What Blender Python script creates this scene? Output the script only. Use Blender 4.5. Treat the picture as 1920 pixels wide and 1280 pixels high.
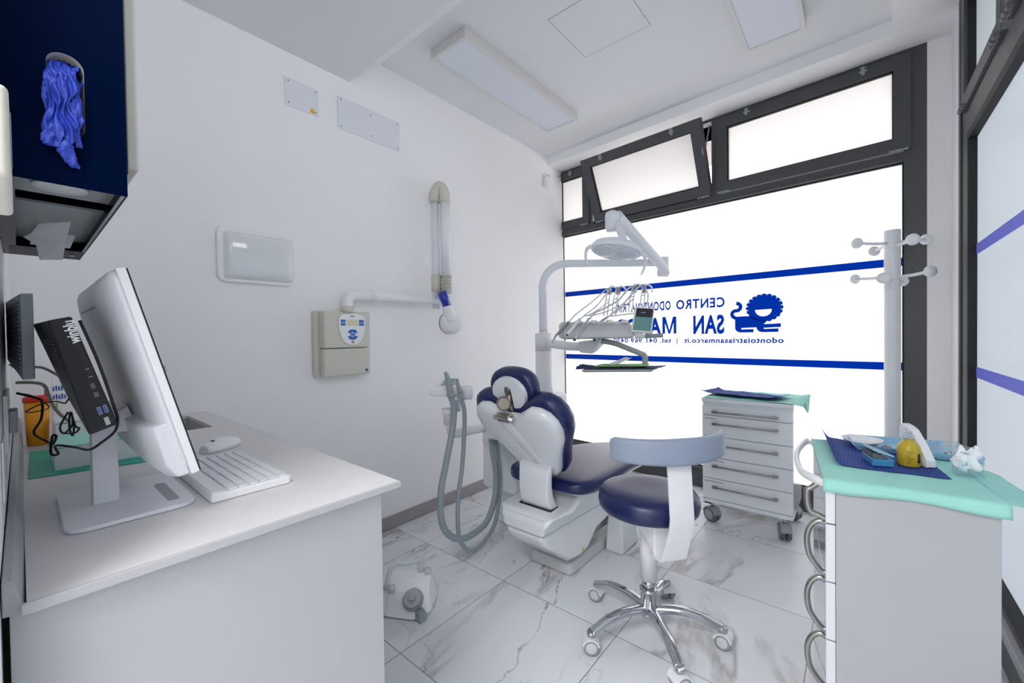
import bpy, math, random
from mathutils import Vector, Matrix, noise
random.seed(7)
SC = bpy.context.scene
for o in list(bpy.data.objects): bpy.data.objects.remove(o)
R = math.radians
# ---------------------------------------------------------------- camera
cd = bpy.data.cameras.new('camera'); cam = bpy.data.objects.new('camera', cd)
SC.collection.objects.link(cam); SC.camera = cam
cd.sensor_width = 36; cd.lens = 775.35 / 1920 * 36; cd.clip_start = 0.02
YAW, PITCH, ROLL = R(50.066), R(-0.8207), R(-0.7979)
fw = Vector((math.sin(YAW) * math.cos(PITCH), math.cos(YAW) * math.cos(PITCH), math.sin(PITCH)))
r0 = Vector((math.cos(YAW), -math.sin(YAW), 0)); u0 = r0.cross(fw)
rv = math.cos(ROLL) * r0 + math.sin(ROLL) * u0; uv = -math.sin(ROLL) * r0 + math.cos(ROLL) * u0
m = Matrix((rv, uv, -fw)).transposed().to_4x4(); m.translation = (0, 0, 1.21)
cam.matrix_world = m
# ---------------------------------------------------------------- world and exposure
W = bpy.data.worlds.new('daylight'); SC.world = W; W.use_nodes = True
bg = W.node_tree.nodes['Background']; bg.inputs[0].default_value = (0.965, 0.978, 1.0, 1); bg.inputs[1].default_value = 2.0
SC.view_settings.view_transform = 'Standard'; SC.view_settings.look = 'None'
SC.view_settings.exposure = 1.62; SC.view_settings.gamma = 1; SC.view_settings.use_curve_mapping = False
cy = SC.cycles
cy.use_denoising = True; cy.max_bounces = 10; cy.diffuse_bounces = 7; cy.glossy_bounces = 4
cy.transmission_bounces = 6; cy.transparent_max_bounces = 8; cy.sample_clamp_indirect = 6; cy.caustics_reflective = False; cy.caustics_refractive = False
# ---------------------------------------------------------------- materials
MAT = {}
def node_mat(name):
    m = bpy.data.materials.new(name); m.use_nodes = True; MAT[name] = m
    return m, m.node_tree.nodes, m.node_tree.links
def lin(c): return tuple((v / 255 / 12.92) if v / 255 <= 0.04045 else ((v / 255 + 0.055) / 1.055) ** 2.4 for v in c)
def mat(name, rgb, rough=0.5, metal=0.0, var=0.03, scale=8.0, bump=0.0, bscale=60, spec=0.5, coat=0.0, trans=0.0, alpha=1.0):
    m, N, L = node_mat(name); b = N['Principled BSDF']
    b.inputs['Roughness'].default_value = rough; b.inputs['Metallic'].default_value = metal
    b.inputs['Specular IOR Level'].default_value = spec; b.inputs['Coat Weight'].default_value = coat
    b.inputs['Transmission Weight'].default_value = trans; b.inputs['Alpha'].default_value = alpha
    c = lin(rgb); tc = N.new('ShaderNodeTexCoord'); no = N.new('ShaderNodeTexNoise'); no.inputs['Scale'].default_value = scale
    L.new(tc.outputs['Object'], no.inputs['Vector'])
    r = N.new('ShaderNodeValToRGB'); r.color_ramp.elements[0].position = 0.3; r.color_ramp.elements[1].position = 0.7
    r.color_ramp.elements[0].color = (*[v * (1 - var) for v in c], 1); r.color_ramp.elements[1].color = (*[min(1, v * (1 + var)) for v in c], 1)
    L.new(no.outputs['Fac'], r.inputs['Fac']); L.new(r.outputs['Color'], b.inputs['Base Color'])
    if bump:
        n2 = N.new('ShaderNodeTexNoise'); n2.inputs['Scale'].default_value = bscale; n2.inputs['Detail'].default_value = 4
        L.new(tc.outputs['Object'], n2.inputs['Vector'])
        bp = N.new('ShaderNodeBump'); bp.inputs['Strength'].default_value = bump; bp.inputs['Distance'].default_value = 0.004
        L.new(n2.outputs['Fac'], bp.inputs['Height']); L.new(bp.outputs['Normal'], b.inputs['Normal'])
    return m
mat('plaster', (242, 242, 243), 0.85, bump=0.12, bscale=90, var=0.012, scale=1.5, spec=0.2)
mat('ceiling_paint', (223, 225, 227), 0.9, bump=0.05, bscale=60, var=0.01, scale=1.2, spec=0.15)
mat('baseboard', (158, 152, 152), 0.5, var=0.04)
mat('anthracite', (74, 75, 78), 0.45, var=0.02, bump=0.03, bscale=200)
mat('gasket', (14, 15, 17), 0.6)
mat('worktop', (216, 215, 216), 0.38, var=0.015, scale=25)
mat('laminate', (180, 181, 184), 0.42, var=0.008)
mat('gloss_white', (226, 229, 233), 0.18, var=0.006, coat=0.3)
mat('white_plastic', (236, 237, 239), 0.35, var=0.008)
mat('cool_plastic', (226, 229, 236), 0.4, var=0.008)
mat('cream_plastic', (208, 206, 194), 0.45, var=0.01)
mat('grey_plastic', (172, 174, 178), 0.5, var=0.02)
mat('mid_grey', (150, 156, 160), 0.45, var=0.02)
mat('dark_grey', (96, 98, 102), 0.5, var=0.03)
mat('base_grey', (202, 203, 204), 0.5, var=0.02)
mat('hose_grey', (142, 154, 157), 0.5, var=0.02)
mat('pale_hose', (204, 208, 212), 0.4, var=0.02)
mat('black_plastic', (16, 17, 19), 0.4, var=0.05)
mat('cable_black', (10, 10, 11), 0.45)
mat('cable_beige', (176, 172, 164), 0.5)
mat('navy_vinyl', (17, 30, 82), 0.34, var=0.05, bump=0.02, bscale=300, spec=0.6)
mat('navy_gloss', (1, 12, 40), 0.25, var=0.04, spec=0.01)
mat('back_grey', (146, 158, 178), 0.42, var=0.015, bump=0.02, bscale=250)
mat('chrome', (200, 202, 206), 0.12, metal=1.0, var=0.02)
mat('brushed', (165, 163, 160), 0.32, metal=1.0, var=0.04)
mat('nickel', (150, 142, 134), 0.35, metal=0.9, var=0.04)
mat('glove_blue', (34, 60, 168), 0.5, var=0.12, scale=40, bump=0.5, bscale=120)
mat('paper_white', (244, 245, 247), 0.8, var=0.02)
mat('mint_cloth', (162, 224, 212), 0.75, var=0.03, scale=14, bump=0.1, bscale=50)
mat('teal_mat', (32, 168, 146), 0.5, var=0.04)
mat('lime', (120, 192, 96), 0.6, var=0.05)
mat('amber', (232, 158, 24), 0.35, var=0.04)
mat('red', (206, 34, 36), 0.4, var=0.04)
mat('bottle_yellow', (196, 168, 44), 0.3, var=0.03)
mat('print_blue', (44, 92, 170), 0.5)
mat('button_blue', (58, 112, 200), 0.4)
mat('deep_blue', (14, 44, 168), 0.15, var=0.05, coat=0.4)
mat('lcd_cream', (226, 214, 186), 0.4)
mat('lcd_teal', (104, 158, 152), 0.3)
mat('ink', (40, 42, 48), 0.6)
mat('pale_blue', (150, 196, 222), 0.35, var=0.05)
mat('case_blue', (66, 138, 186), 0.22, var=0.05)
mat('usb_blue', (20, 90, 200), 0.3)
mat('rose', (180, 92, 80), 0.5)
mat('dark_green', (10, 74, 56), 0.4)
mat('lens', (206, 214, 222), 0.08, var=0.02, spec=0.8)
mat('mirror_plate', (224, 227, 231), 0.10, var=0.0, coat=0.6)
mat('diffuser', (216, 220, 230), 0.55, var=0.004)
mat('lamp_frame', (212, 210, 208), 0.45, var=0.01)
mat('pavement', (150, 148, 144), 0.9, var=0.1, scale=2)
mat('facade', (196, 186, 182), 0.9, var=0.03)
mat('facade_dark', (120, 128, 132), 0.9, var=0.03)
mat('navy_paper', (34, 50, 92), 0.8, var=0.06)
mat('warning', (232, 176, 40), 0.5)

def ribbed(name, rgb, dark):
    m, N, L = node_mat(name); b = N['Principled BSDF']; b.inputs['Roughness'].default_value = 0.75
    tc = N.new('ShaderNodeTexCoord'); w = N.new('ShaderNodeTexWave'); w.inputs['Scale'].default_value = 38; w.bands_direction = 'Y'; w.inputs['Distortion'].default_value = 0.2
    L.new(tc.outputs['Object'], w.inputs['Vector']); r = N.new('ShaderNodeValToRGB'); r.color_ramp.elements[0].color = (*lin(dark), 1); r.color_ramp.elements[1].color = (*lin(rgb), 1)
    L.new(w.outputs['Fac'], r.inputs['Fac']); L.new(r.outputs[0], b.inputs['Base Color'])
ribbed('bib_blue', (44, 78, 158), (26, 52, 128))
def clear_mat(name, tint, mix):
    m, N, L = node_mat(name); b = N['Principled BSDF']; out = N['Material Output']
    b.inputs['Base Color'].default_value = (*lin(tint), 1); b.inputs['Roughness'].default_value = 0.08
    tr = N.new('ShaderNodeBsdfTransparent'); tr.inputs[0].default_value = (0.93, 0.96, 0.98, 1)
    mx = N.new('ShaderNodeMixShader'); lw = N.new('ShaderNodeLayerWeight'); lw.inputs[0].default_value = 0.35
    mp = N.new('ShaderNodeMath'); mp.operation = 'MULTIPLY_ADD'; mp.inputs[1].default_value = 0.6; mp.inputs[2].default_value = mix
    L.new(lw.outputs['Facing'], mp.inputs[0]); L.new(mp.outputs[0], mx.inputs[0])
    L.new(tr.outputs[0], mx.inputs[1]); L.new(b.outputs[0], mx.inputs[2]); L.new(mx.outputs[0], out.inputs[0])
clear_mat('clear_plastic', (214, 228, 234), 0.10)
clear_mat('film_blue', (150, 200, 220), 0.35)

def frosted(name, col, glossy=0.05, rough=0.25):
    m, N, L = node_mat(name); N.remove(N['Principled BSDF']); out = N['Material Output']
    t = N.new('ShaderNodeBsdfTranslucent'); t.inputs[0].default_value = (*col, 1)
    d = N.new('ShaderNodeBsdfDiffuse'); d.inputs[0].default_value = (*[min(1, c * 0.8) for c in col], 1)
    g = N.new('ShaderNodeBsdfGlossy'); g.inputs['Roughness'].default_value = rough
    a = N.new('ShaderNodeMixShader'); a.inputs[0].default_value = 0.12
    L.new(t.outputs[0], a.inputs[1]); L.new(d.outputs[0], a.inputs[2])
    b = N.new('ShaderNodeMixShader'); fr = N.new('ShaderNodeMath'); fr.operation = 'MULTIPLY'; lw = N.new('ShaderNodeLayerWeight'); lw.inputs[0].default_value = 0.3; L.new(lw.outputs['Facing'], fr.inputs[0]); fr.inputs[1].default_value = glossy * 2
    no = N.new('ShaderNodeTexNoise'); no.inputs['Scale'].default_value = 3
    L.new(fr.outputs[0], b.inputs[0]); L.new(a.outputs[0], b.inputs[1]); L.new(g.outputs[0], b.inputs[2])
    L.new(b.outputs[0], out.inputs[0])
frosted('frosted_glass', (0.52, 0.503, 0.495))
frosted('frosted_cool', (0.178, 0.195, 0.212))
frosted('blue_film', (0.0004, 0.022, 0.26))
frosted('violet_film', (0.20, 0.21, 0.72))
frosted('grey_film', (0.5, 0.5, 0.52))

# marble tiles: 0.60 m squares, veins shift from tile to tile
def marble():
    m, N, L = node_mat('marble_tiles'); b = N['Principled BSDF']
    geo = N.new('ShaderNodeNewGeometry'); sep = N.new('ShaderNodeSeparateXYZ'); L.new(geo.outputs['Position'], sep.inputs[0])
    def mth(op, *ins):
        n = N.new('ShaderNodeMath'); n.operation = op
        for i, v in enumerate(ins):
            if isinstance(v, (int, float)): n.inputs[i].default_value = v
            else: L.new(v, n.inputs[i])
        return n.outputs[0]
    u = mth('DIVIDE', mth('SUBTRACT', sep.outputs[0], -0.284 - 6), 0.6); v = mth('DIVIDE', mth('SUBTRACT', sep.outputs[1], 0.1455 - 6), 0.6)
    fu, fv = mth('FRACT', u), mth('FRACT', v)
    g = mth('MINIMUM', mth('MINIMUM', fu, mth('SUBTRACT', 1.0, fu)), mth('MINIMUM', fv, mth('SUBTRACT', 1.0, fv)))
    grout = mth('LESS_THAN', g, 0.0026)
    cmb = N.new('ShaderNodeCombineXYZ'); L.new(mth('FLOOR', u), cmb.inputs[0]); L.new(mth('FLOOR', v), cmb.inputs[1])
    wn = N.new('ShaderNodeTexWhiteNoise'); wn.noise_dimensions = '3D'; L.new(cmb.outputs[0], wn.inputs['Vector'])
    sc = N.new('ShaderNodeVectorMath'); sc.operation = 'SCALE'; sc.inputs['Scale'].default_value = 7.0; L.new(wn.outputs['Color'], sc.inputs[0])
    rot = N.new('ShaderNodeMapping'); rot.inputs['Rotation'].default_value = (0, 0, R(-28)); rot.inputs['Scale'].default_value = (0.55, 1.7, 1)
    L.new(geo.outputs['Position'], rot.inputs['Vector'])
    ad = N.new('ShaderNodeVectorMath'); ad.operation = 'ADD'; L.new(rot.outputs[0], ad.inputs[0]); L.new(sc.outputs[0], ad.inputs[1])
    def vein(scale, dist, width, detail=6, rough=0.6, soft=1.0):
        no = N.new('ShaderNodeTexNoise'); no.inputs['Scale'].default_value = scale; no.inputs['Detail'].default_value = detail
        no.inputs['Roughness'].default_value = rough; no.inputs['Distortion'].default_value = dist
        L.new(ad.outputs[0], no.inputs['Vector'])
        a = mth('ABSOLUTE', mth('SUBTRACT', no.outputs['Fac'], 0.5))
        rp = N.new('ShaderNodeMapRange'); rp.inputs['From Min'].default_value = 0; rp.inputs['From Max'].default_value = width
        rp.inputs['To Min'].default_value = 1; rp.inputs['To Max'].default_value = 0; L.new(a, rp.inputs['Value'])
        return rp.outputs[0]
    mask = N.new('ShaderNodeTexNoise'); mask.inputs['Scale'].default_value = 2.3; mask.inputs['Detail'].default_value = 2; L.new(ad.outputs[0], mask.inputs['Vector'])
    mk = N.new('ShaderNodeMapRange'); mk.inputs['From Min'].default_value = 0.46; mk.inputs['From Max'].default_value = 0.58; L.new(mask.outputs['Fac'], mk.inputs['Value'])
    thin = mth('MULTIPLY', vein(1.0, 1.3, 0.007, 6, 0.55), mth('MULTIPLY_ADD', mk.outputs[0], 0.7, 0.25))
    thick = mth('MULTIPLY', vein(0.62, 0.9, 0.026, 6, 0.56), mth('MULTIPLY_ADD', mk.outputs[0], 0.6, 0.04))
    cloud = mth('MULTIPLY', vein(0.9, 0.5, 0.11, 4, 0.5), 0.12)
    tot = mth('MINIMUM', mth('ADD', mth('MAXIMUM', thin, thick), cloud), 1.0)
    mx = N.new('ShaderNodeMix'); mx.data_type = 'RGBA'; L.new(tot, mx.inputs[0])
    mx.inputs[6].default_value = (*lin((226, 229, 233)), 1); mx.inputs[7].default_value = (*lin((150, 144, 142)), 1)
    m2 = N.new('ShaderNodeMix'); m2.data_type = 'RGBA'; L.new(grout, m2.inputs[0]); L.new(mx.outputs[2], m2.inputs[6]); m2.inputs[7].default_value = (*lin((128, 124, 120)), 1)
    L.new(m2.outputs[2], b.inputs['Base Color']); b.inputs['Roughness'].default_value = 0.27
    b.inputs['Specular IOR Level'].default_value = 0.45
marble()

# ---------------------------------------------------------------- building helpers
C = SC.collection
def wm(o):
    if o.parent is None: return o.matrix_basis.copy()
    return wm(o.parent) @ o.matrix_parent_inverse @ o.matrix_basis
class MB:
    def __init__(s, T=None): s.v, s.f, s.sm, s.mi, s.T = [], [], [], [], T
    def add(s, vs, fs, smooth=False, mi=0, M=None):
        n = len(s.v); M = M if s.T is None else (s.T @ M if M is not None else s.T)
        for p in vs: s.v.append(tuple(M @ Vector(p)) if M is not None else tuple(p))
        for q in fs: s.f.append([n + i for i in q]); s.sm.append(smooth); s.mi.append(mi)
        return s
    def box(s, x0, x1, y0, y1, z0, z1, M=None, mi=0):
        v = [(x, y, z) for z in (z0, z1) for y in (y0, y1) for x in (x0, x1)]
        return s.add(v, [(0, 2, 3, 1), (4, 5, 7, 6), (0, 1, 5, 4), (2, 6, 7, 3), (0, 4, 6, 2), (1, 3, 7, 5)], M=M, mi=mi)
    def hexa(s, b, t, mi=0):
        return s.add(list(b) + list(t), [(3, 2, 1, 0), (4, 5, 6, 7), (0, 1, 5, 4), (1, 2, 6, 5), (2, 3, 7, 6), (3, 0, 4, 7)], mi=mi)
    def loft(s, rings, cap=True, smooth=True, mi=0, M=None, closed=True):
        n = len(rings[0]); vs = [p for r in rings for p in r]; fs = []
        for i in range(len(rings) - 1):
            for j in range(n if closed else n - 1):
                a, b = i * n + j, i * n + (j + 1) % n; fs.append((a, b, b + n, a + n))
        s.add(vs, fs, smooth, mi, M)
        if cap:
            s.add(rings[0], [tuple(range(n))[::-1]], False, mi, M); s.add(rings[-1], [tuple(range(n))], False, mi, M)
        return s
    def cyl(s, p0, p1, r0, r1=None, n=24, mi=0, cap=True, smooth=True):
        r1 = r0 if r1 is None else r1; p0, p1 = Vector(p0), Vector(p1); d = (p1 - p0).normalized()
        a = d.orthogonal().normalized(); b = d.cross(a)
        rings = [[p + (a * math.cos(t) + b * math.sin(t)) * r for t in [2 * math.pi * i / n for i in range(n)]] for p, r in ((p0, r0), (p1, r1))]
        return s.loft(rings, cap, smooth, mi)
    def lathe(s, prof, c=(0, 0, 0), n=32, mi=0, M=None, cap=True):
        rings = [[(c[0] + r * math.cos(t), c[1] + r * math.sin(t), c[2] + z) for t in [2 * math.pi * i / n for i in range(n)]] for r, z in prof]
        return s.loft(rings, cap, True, mi, M)
    def tube(s, pts, r, n=12, mi=0, res=6, cap=True, flat=1.0, up=None):
        P = smooth_path(pts, res) if res > 1 and len(pts) > 2 else [Vector(p) for p in pts]
        rad = r if callable(r) else (lambda t: r)
        tang = [(P[min(i + 1, len(P) - 1)] - P[max(i - 1, 0)]).normalized() for i in range(len(P))]
        a = (Vector(up) if up else tang[0].orthogonal()); a = (a - a.dot(tang[0]) * tang[0]).normalized(); rings = []
        for i, p in enumerate(P):
            a = (a - a.dot(tang[i]) * tang[i]).normalized(); b = tang[i].cross(a); q = rad(i / (len(P) - 1))
            rings.append([p + a * math.cos(t) * q + b * math.sin(t) * q * flat for t in [2 * math.pi * k / n for k in range(n)]])
        return s.loft(rings, cap, True, mi)
    def prism(s, poly, z0, z1, M=None, mi=0, smooth=False):
        n = len(poly); v = [(x, y, z0) for x, y in poly] + [(x, y, z1) for x, y in poly]
        s.add(v, [tuple(range(n))[::-1], tuple(range(n, 2 * n))], False, mi, M)
        return s.add(v, [(i, (i + 1) % n, n + (i + 1) % n, n + i) for i in range(n)], smooth, mi, M)
    def sheet(s, fn, nu, nv, th=0.0, mi=0, smooth=True):
        v = [fn(i / nu, j / nv) for j in range(nv + 1) for i in range(nu + 1)]
        f = [(j * (nu + 1) + i, j * (nu + 1) + i + 1, (j + 1) * (nu + 1) + i + 1, (j + 1) * (nu + 1) + i) for j in range(nv) for i in range(nu)]
        return s.add(v, f, smooth, mi)
    def build(s, name, mats, parent=None, local=False, loc=None, bevel=0.0, seg=3, sub=0, solid=0.0, wn=False):
        me = bpy.data.meshes.new(name); L = Vector(loc) if loc is not None else Vector((0, 0, 0))
        me.from_pydata([tuple(Vector(p) - L) for p in s.v], [], s.f)
        for mm in ([mats] if isinstance(mats, str) else mats): me.materials.append(MAT[mm])
        me.polygons.foreach_set('use_smooth', s.sm); me.polygons.foreach_set('material_index', s.mi)
        o = bpy.data.objects.new(name, me); C.objects.link(o)
        if loc is not None: o.location = L
        if parent is not None:
            o.parent = parent
            if not local: o.matrix_parent_inverse = wm(parent).inverted()
        import bmesh
        bm = bmesh.new(); bm.from_mesh(me); bmesh.ops.remove_doubles(bm, verts=bm.verts, dist=1e-6)
        bmesh.ops.recalc_face_normals(bm, faces=bm.faces); bm.to_mesh(me); bm.free()
        if solid: md = o.modifiers.new('solid', 'SOLIDIFY'); md.thickness = solid; md.offset = 0
        if bevel:
            md = o.modifiers.new('bevel', 'BEVEL'); md.width = bevel; md.segments = seg; md.limit_method = 'ANGLE'; md.angle_limit = R(35)
            for p in me.polygons: p.use_smooth = True
            md.harden_normals = True
        if sub: md = o.modifiers.new('sub', 'SUBSURF'); md.levels = md.render_levels = sub
        return o
def smooth_path(pts, k):
    P = [Vector(p) for p in pts]; P = [2 * P[0] - P[1]] + P + [2 * P[-1] - P[-2]]; out = []
    for i in range(1, len(P) - 2):
        for j in range(k):
            t = j / k; a, b, c, d = P[i - 1], P[i], P[i + 1], P[i + 2]
            out.append(0.5 * ((2 * b) + (c - a) * t + (2 * a - 5 * b + 4 * c - d) * t * t + (3 * b - a - 3 * c + d) * t ** 3))
    out.append(P[-2]); return out
def rrect(x0, x1, y0, y1, r, n=6):
    out = []
    for cx, cy, a0 in ((x1 - r, y1 - r, 0), (x0 + r, y1 - r, 90), (x0 + r, y0 + r, 180), (x1 - r, y0 + r, 270)):
        out += [(cx + r * math.cos(R(a0 + 90 * i / n)), cy + r * math.sin(R(a0 + 90 * i / n))) for i in range(n + 1)]
    return out
def tag(o, label=None, cat=None, group=None, kind=None):
    if label: o['label'] = label
    if cat: o['category'] = cat
    if group: o['group'] = group
    if kind: o['kind'] = kind
    return o
def thing(name, label, cat, loc=(0, 0, 0), rz=0, group=None):
    o = bpy.data.objects.new(name, None); C.objects.link(o); o.location = loc; o.rotation_euler = (0, 0, rz)
    o.empty_display_size = 0.05
    return tag(o, label, cat, group)
def copy_tree(o, parent=None):
    c = o.copy(); C.objects.link(c); c.parent = parent
    if parent: c.matrix_parent_inverse = o.matrix_parent_inverse.copy()
    for ch in list(o.children): copy_tree(ch, c)
    return c
def text(s, name, size, matname, M, parent, sx=1.0, off=0.0, ext=0.0, align='LEFT', mirror=False, spacing=1.0):
    cu = bpy.data.curves.new(name, 'FONT'); cu.body = s; cu.size = size; cu.extrude = ext; cu.offset = off; cu.align_x = align
    cu.space_character = spacing; cu.resolution_u = 3
    cu.materials.append(MAT[matname]); o = bpy.data.objects.new(name, cu); C.objects.link(o)
    me = bpy.data.meshes.new_from_object(o); bpy.data.objects.remove(o)
    me.transform(M @ Matrix.Diagonal((sx, 1, 1, 1))); me.name = name
    o = bpy.data.objects.new(name, me); C.objects.link(o); o.parent = parent
    if parent: o.matrix_parent_inverse = wm(parent).inverted()
    return o
def frame_rect(mb, a0, a1, b0, b1, w, d0, d1, put):
    # a picture-frame of four mitre-less bars; put(a, b, d) -> xyz
    for (p0, p1, q0, q1) in ((a0, a1, b0, b0 + w), (a0, a1, b1 - w, b1), (a0, a0 + w, b0 + w, b1 - w), (a1 - w, a1, b0 + w, b1 - w)):
        v = [put(a, b, d) for d in (d0, d1) for b in (q0, q1) for a in (p0, p1)]
        mb.add(v, [(0, 2, 3, 1), (4, 5, 7, 6), (0, 1, 5, 4), (2, 6, 7, 3), (0, 4, 6, 2), (1, 3, 7, 5)])
def frame_open(a0, a1, b0, b1, w, d0, d1, put):
    mb = MB(); O = [(a0, b0), (a1, b0), (a1, b1), (a0, b1)]; I = [(a0 + w, b0 + w), (a1 - w, b0 + w), (a1 - w, b1 - w), (a0 + w, b1 - w)]
    v = [put(a, b, d) for d in (d0, d1) for (a, b) in O + I]; f = []
    for i in range(4):
        j = (i + 1) % 4
        f += [(i, j, 4 + j, 4 + i), (8 + i, 12 + i, 12 + j, 8 + j), (i, 8 + i, 8 + j, j), (4 + i, 4 + j, 12 + j, 12 + i)]
    mb.add(v, f); return mb
def structure(mb, name, m, label, **k):
    o = mb.build(name, m, **k); return tag(o, label, kind='structure')
# ================================================================ setting
AL = R(4.28); NX = Vector((math.cos(AL), -math.sin(AL), 0)); DW = 3.3358
TW = Matrix.Translation(NX * DW) @ Matrix.Rotation(-AL, 4, 'Z')          # window wall: x outward, y along the wall, z up
def wleft(y): return -0.0229 + 0.0035 * y                                # inner face of the wall with the worktop
structure(MB().box(-1.6, 3.9, -0.9, 2.9, -0.12, 0), 'floor', 'marble_tiles', 'pale marble-look square floor tiles with grey veins')
structure(MB().box(1.3, 3.95, -0.5, 2.6, 2.9, 3.05), 'ceiling', 'ceiling_paint', 'pale matt painted ceiling with two panel lamps')
sof = MB().add([(-1.6, -0.9, 2.697), (1.265, -0.9, 2.697), (1.474, -0.9, 2.9), (1.474, -0.9, 3.05), (-1.6, -0.9, 3.05),
                (-1.6, 2.6, 2.697), (1.265, 2.6, 2.697), (1.474, 2.6, 2.9), (1.474, 2.6, 3.05), (-1.6, 2.6, 3.05)],
               [(0, 1, 2, 3, 4), (9, 8, 7, 6, 5), (0, 5, 6, 1), (1, 6, 7, 2), (2, 7, 8, 3), (3, 8, 9, 4), (4, 9, 5, 0)])
structure(sof, 'trim_1', 'ceiling_paint', 'lowered painted ceiling section over the worktop with a sloping edge')
bm1 = MB(TW).add([(-0.255, -0.5, 2.95), (-0.225, -0.5, 2.832), (0.06, -0.5, 2.832), (0.06, -0.5, 2.95),
                  (-0.255, 2.6, 2.95), (-0.225, 2.6, 2.832), (0.06, 2.6, 2.832), (0.06, 2.6, 2.95)],
                 [(0, 1, 2, 3), (7, 6, 5, 4), (0, 4, 5, 1), (1, 5, 6, 2), (2, 6, 7, 3), (3, 7, 4, 0)])
structure(bm1, 'trim_2', 'plaster', 'painted boxed-out ceiling edge running above the large window')
structure(MB().box(-0.6, 3.12, -0.47, -0.14, 2.836, 2.95), 'trim_3', 'plaster', 'painted boxed-out ceiling edge above the side window')
structure(MB().box(-1.6, 4.3, 2.269, 2.42, -0.1, 3.0), 'wall_far', 'plaster', 'plain white painted wall behind the dental chair')
yl = [(0.752, wleft(0.752)), (2.269, wleft(2.269)), (2.269, -0.16), (0.752, -0.16)]
structure(MB().prism([(b, a) for a, b in yl][::-1], 0, 2.75), 'wall_left', 'plaster', 'white painted wall behind the worktop')
structure(MB().box(-0.16, -0.022, -0.5, 0.752, 2.15, 2.75), 'wall_left_lintel', 'plaster', 'white wall above the doorway')
structure(MB().box(-0.16, -0.019, 0.735, 0.7515, 0, 2.15), 'trim_4', 'grey_plastic', 'grey door jamb beside the worktop')
# corridor behind the doorway closes the room
cor = MB(); cor.box(-1.62, -1.5, -0.9, 2.42, 0, 2.75); cor.box(-1.5, 0.0, -0.95, -0.6, 0, 2.75); cor.box(-0.16, 0.0, -0.6, -0.42, 0, 2.75)
structure(cor, 'wall_back', 'plaster', 'white corridor wall behind the doorway')
structure(MB().box(0.5, 3.3, 2.2575, 2.268, 0.006, 0.084), 'baseboard_far', 'baseboard', 'taupe baseboard along the far wall', bevel=0.002)
# pillar between the two windows
structure(MB(TW).add([(0, -0.51, 0), (0, -0.052, 0), (0.12, -0.052, 0), (0.12, -0.51, 0), (0, -0.51, 2.9), (0, -0.052, 2.9), (0.12, -0.052, 2.9), (0.12, -0.51, 2.9)],
    [(3, 2, 1, 0), (4, 5, 6, 7), (0, 1, 5, 4), (1, 2, 6, 5), (2, 3, 7, 6), (3, 0, 4, 7)]), 'pillar', 'plaster', 'narrow painted wall strip between the two windows')
structure(MB().box(3.068, 3.36, -0.52, -0.395, 0, 2.9), 'wall_right', 'plaster', 'painted return beside the side window frame')
structure(MB(TW).box(0.0, 0.12, 2.548, 2.75, 0, 2.9), 'wall_corner', 'plaster', 'narrow plaster edge beside the large window')

# ---------------------------------------------------------------- large window
PW = lambda a, b, d: (d, a, b)
win = thing('window_1', 'large frosted window with dark grey frames and blue clinic lettering', None, tuple(NX * DW)); tag(win, kind='structure')
def wpart(mb, name, m, par=None, **k): return mb.build(name, m, par or win, **k)
GD = 0.035                                                                # glass sits behind the frame faces
outer = MB(TW)
outer.box(0.0, 0.07, -0.052, 0.043, 0, 2.842); outer.box(0.0, 0.07, 2.53, 2.5475, 0, 2.842)
outer.box(0.0, 0.07, 0.043, 2.53, 2.193, 2.249); outer.box(0.0, 0.07, 0.043, 2.53, 2.812, 2.842)
outer.box(0.0, 0.07, 0.043, 2.53, 0, 0.162); outer.box(0.047, 0.07, 1.104, 2.165, 2.249, 2.285); outer.box(0.0, 0.07, 1.074, 1.104, 2.249, 2.812); outer.box(0.0, 0.07, 2.165, 2.198, 2.249, 2.812)
wpart(outer, 'window_frame', 'anthracite')
wpart(MB(TW).box(-0.012, 0.0, 0.043, 2.55, 2.193, 2.206), 'transom_ledge', 'anthracite', bevel=0.003)
wpart(MB(TW).box(-0.012, 0.0, 0.0, 2.53, 0.112, 0.128), 'bottom_ledge', 'anthracite', bevel=0.003)
wpart(frame_open(0.043, 2.533, 0.162, 2.193, 0.008, 0.02, GD + 0.004, lambda a, b, d: TW @ Vector((d, a, b))), 'glass_seal', 'gasket')
wpart(MB(TW).add([(GD, 0.045, 0.165), (GD, 2.532, 0.165), (GD, 2.532, 2.19), (GD, 0.045, 2.19)], [(0, 1, 2, 3)]), 'glass_pane', 'frosted_glass')
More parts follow.
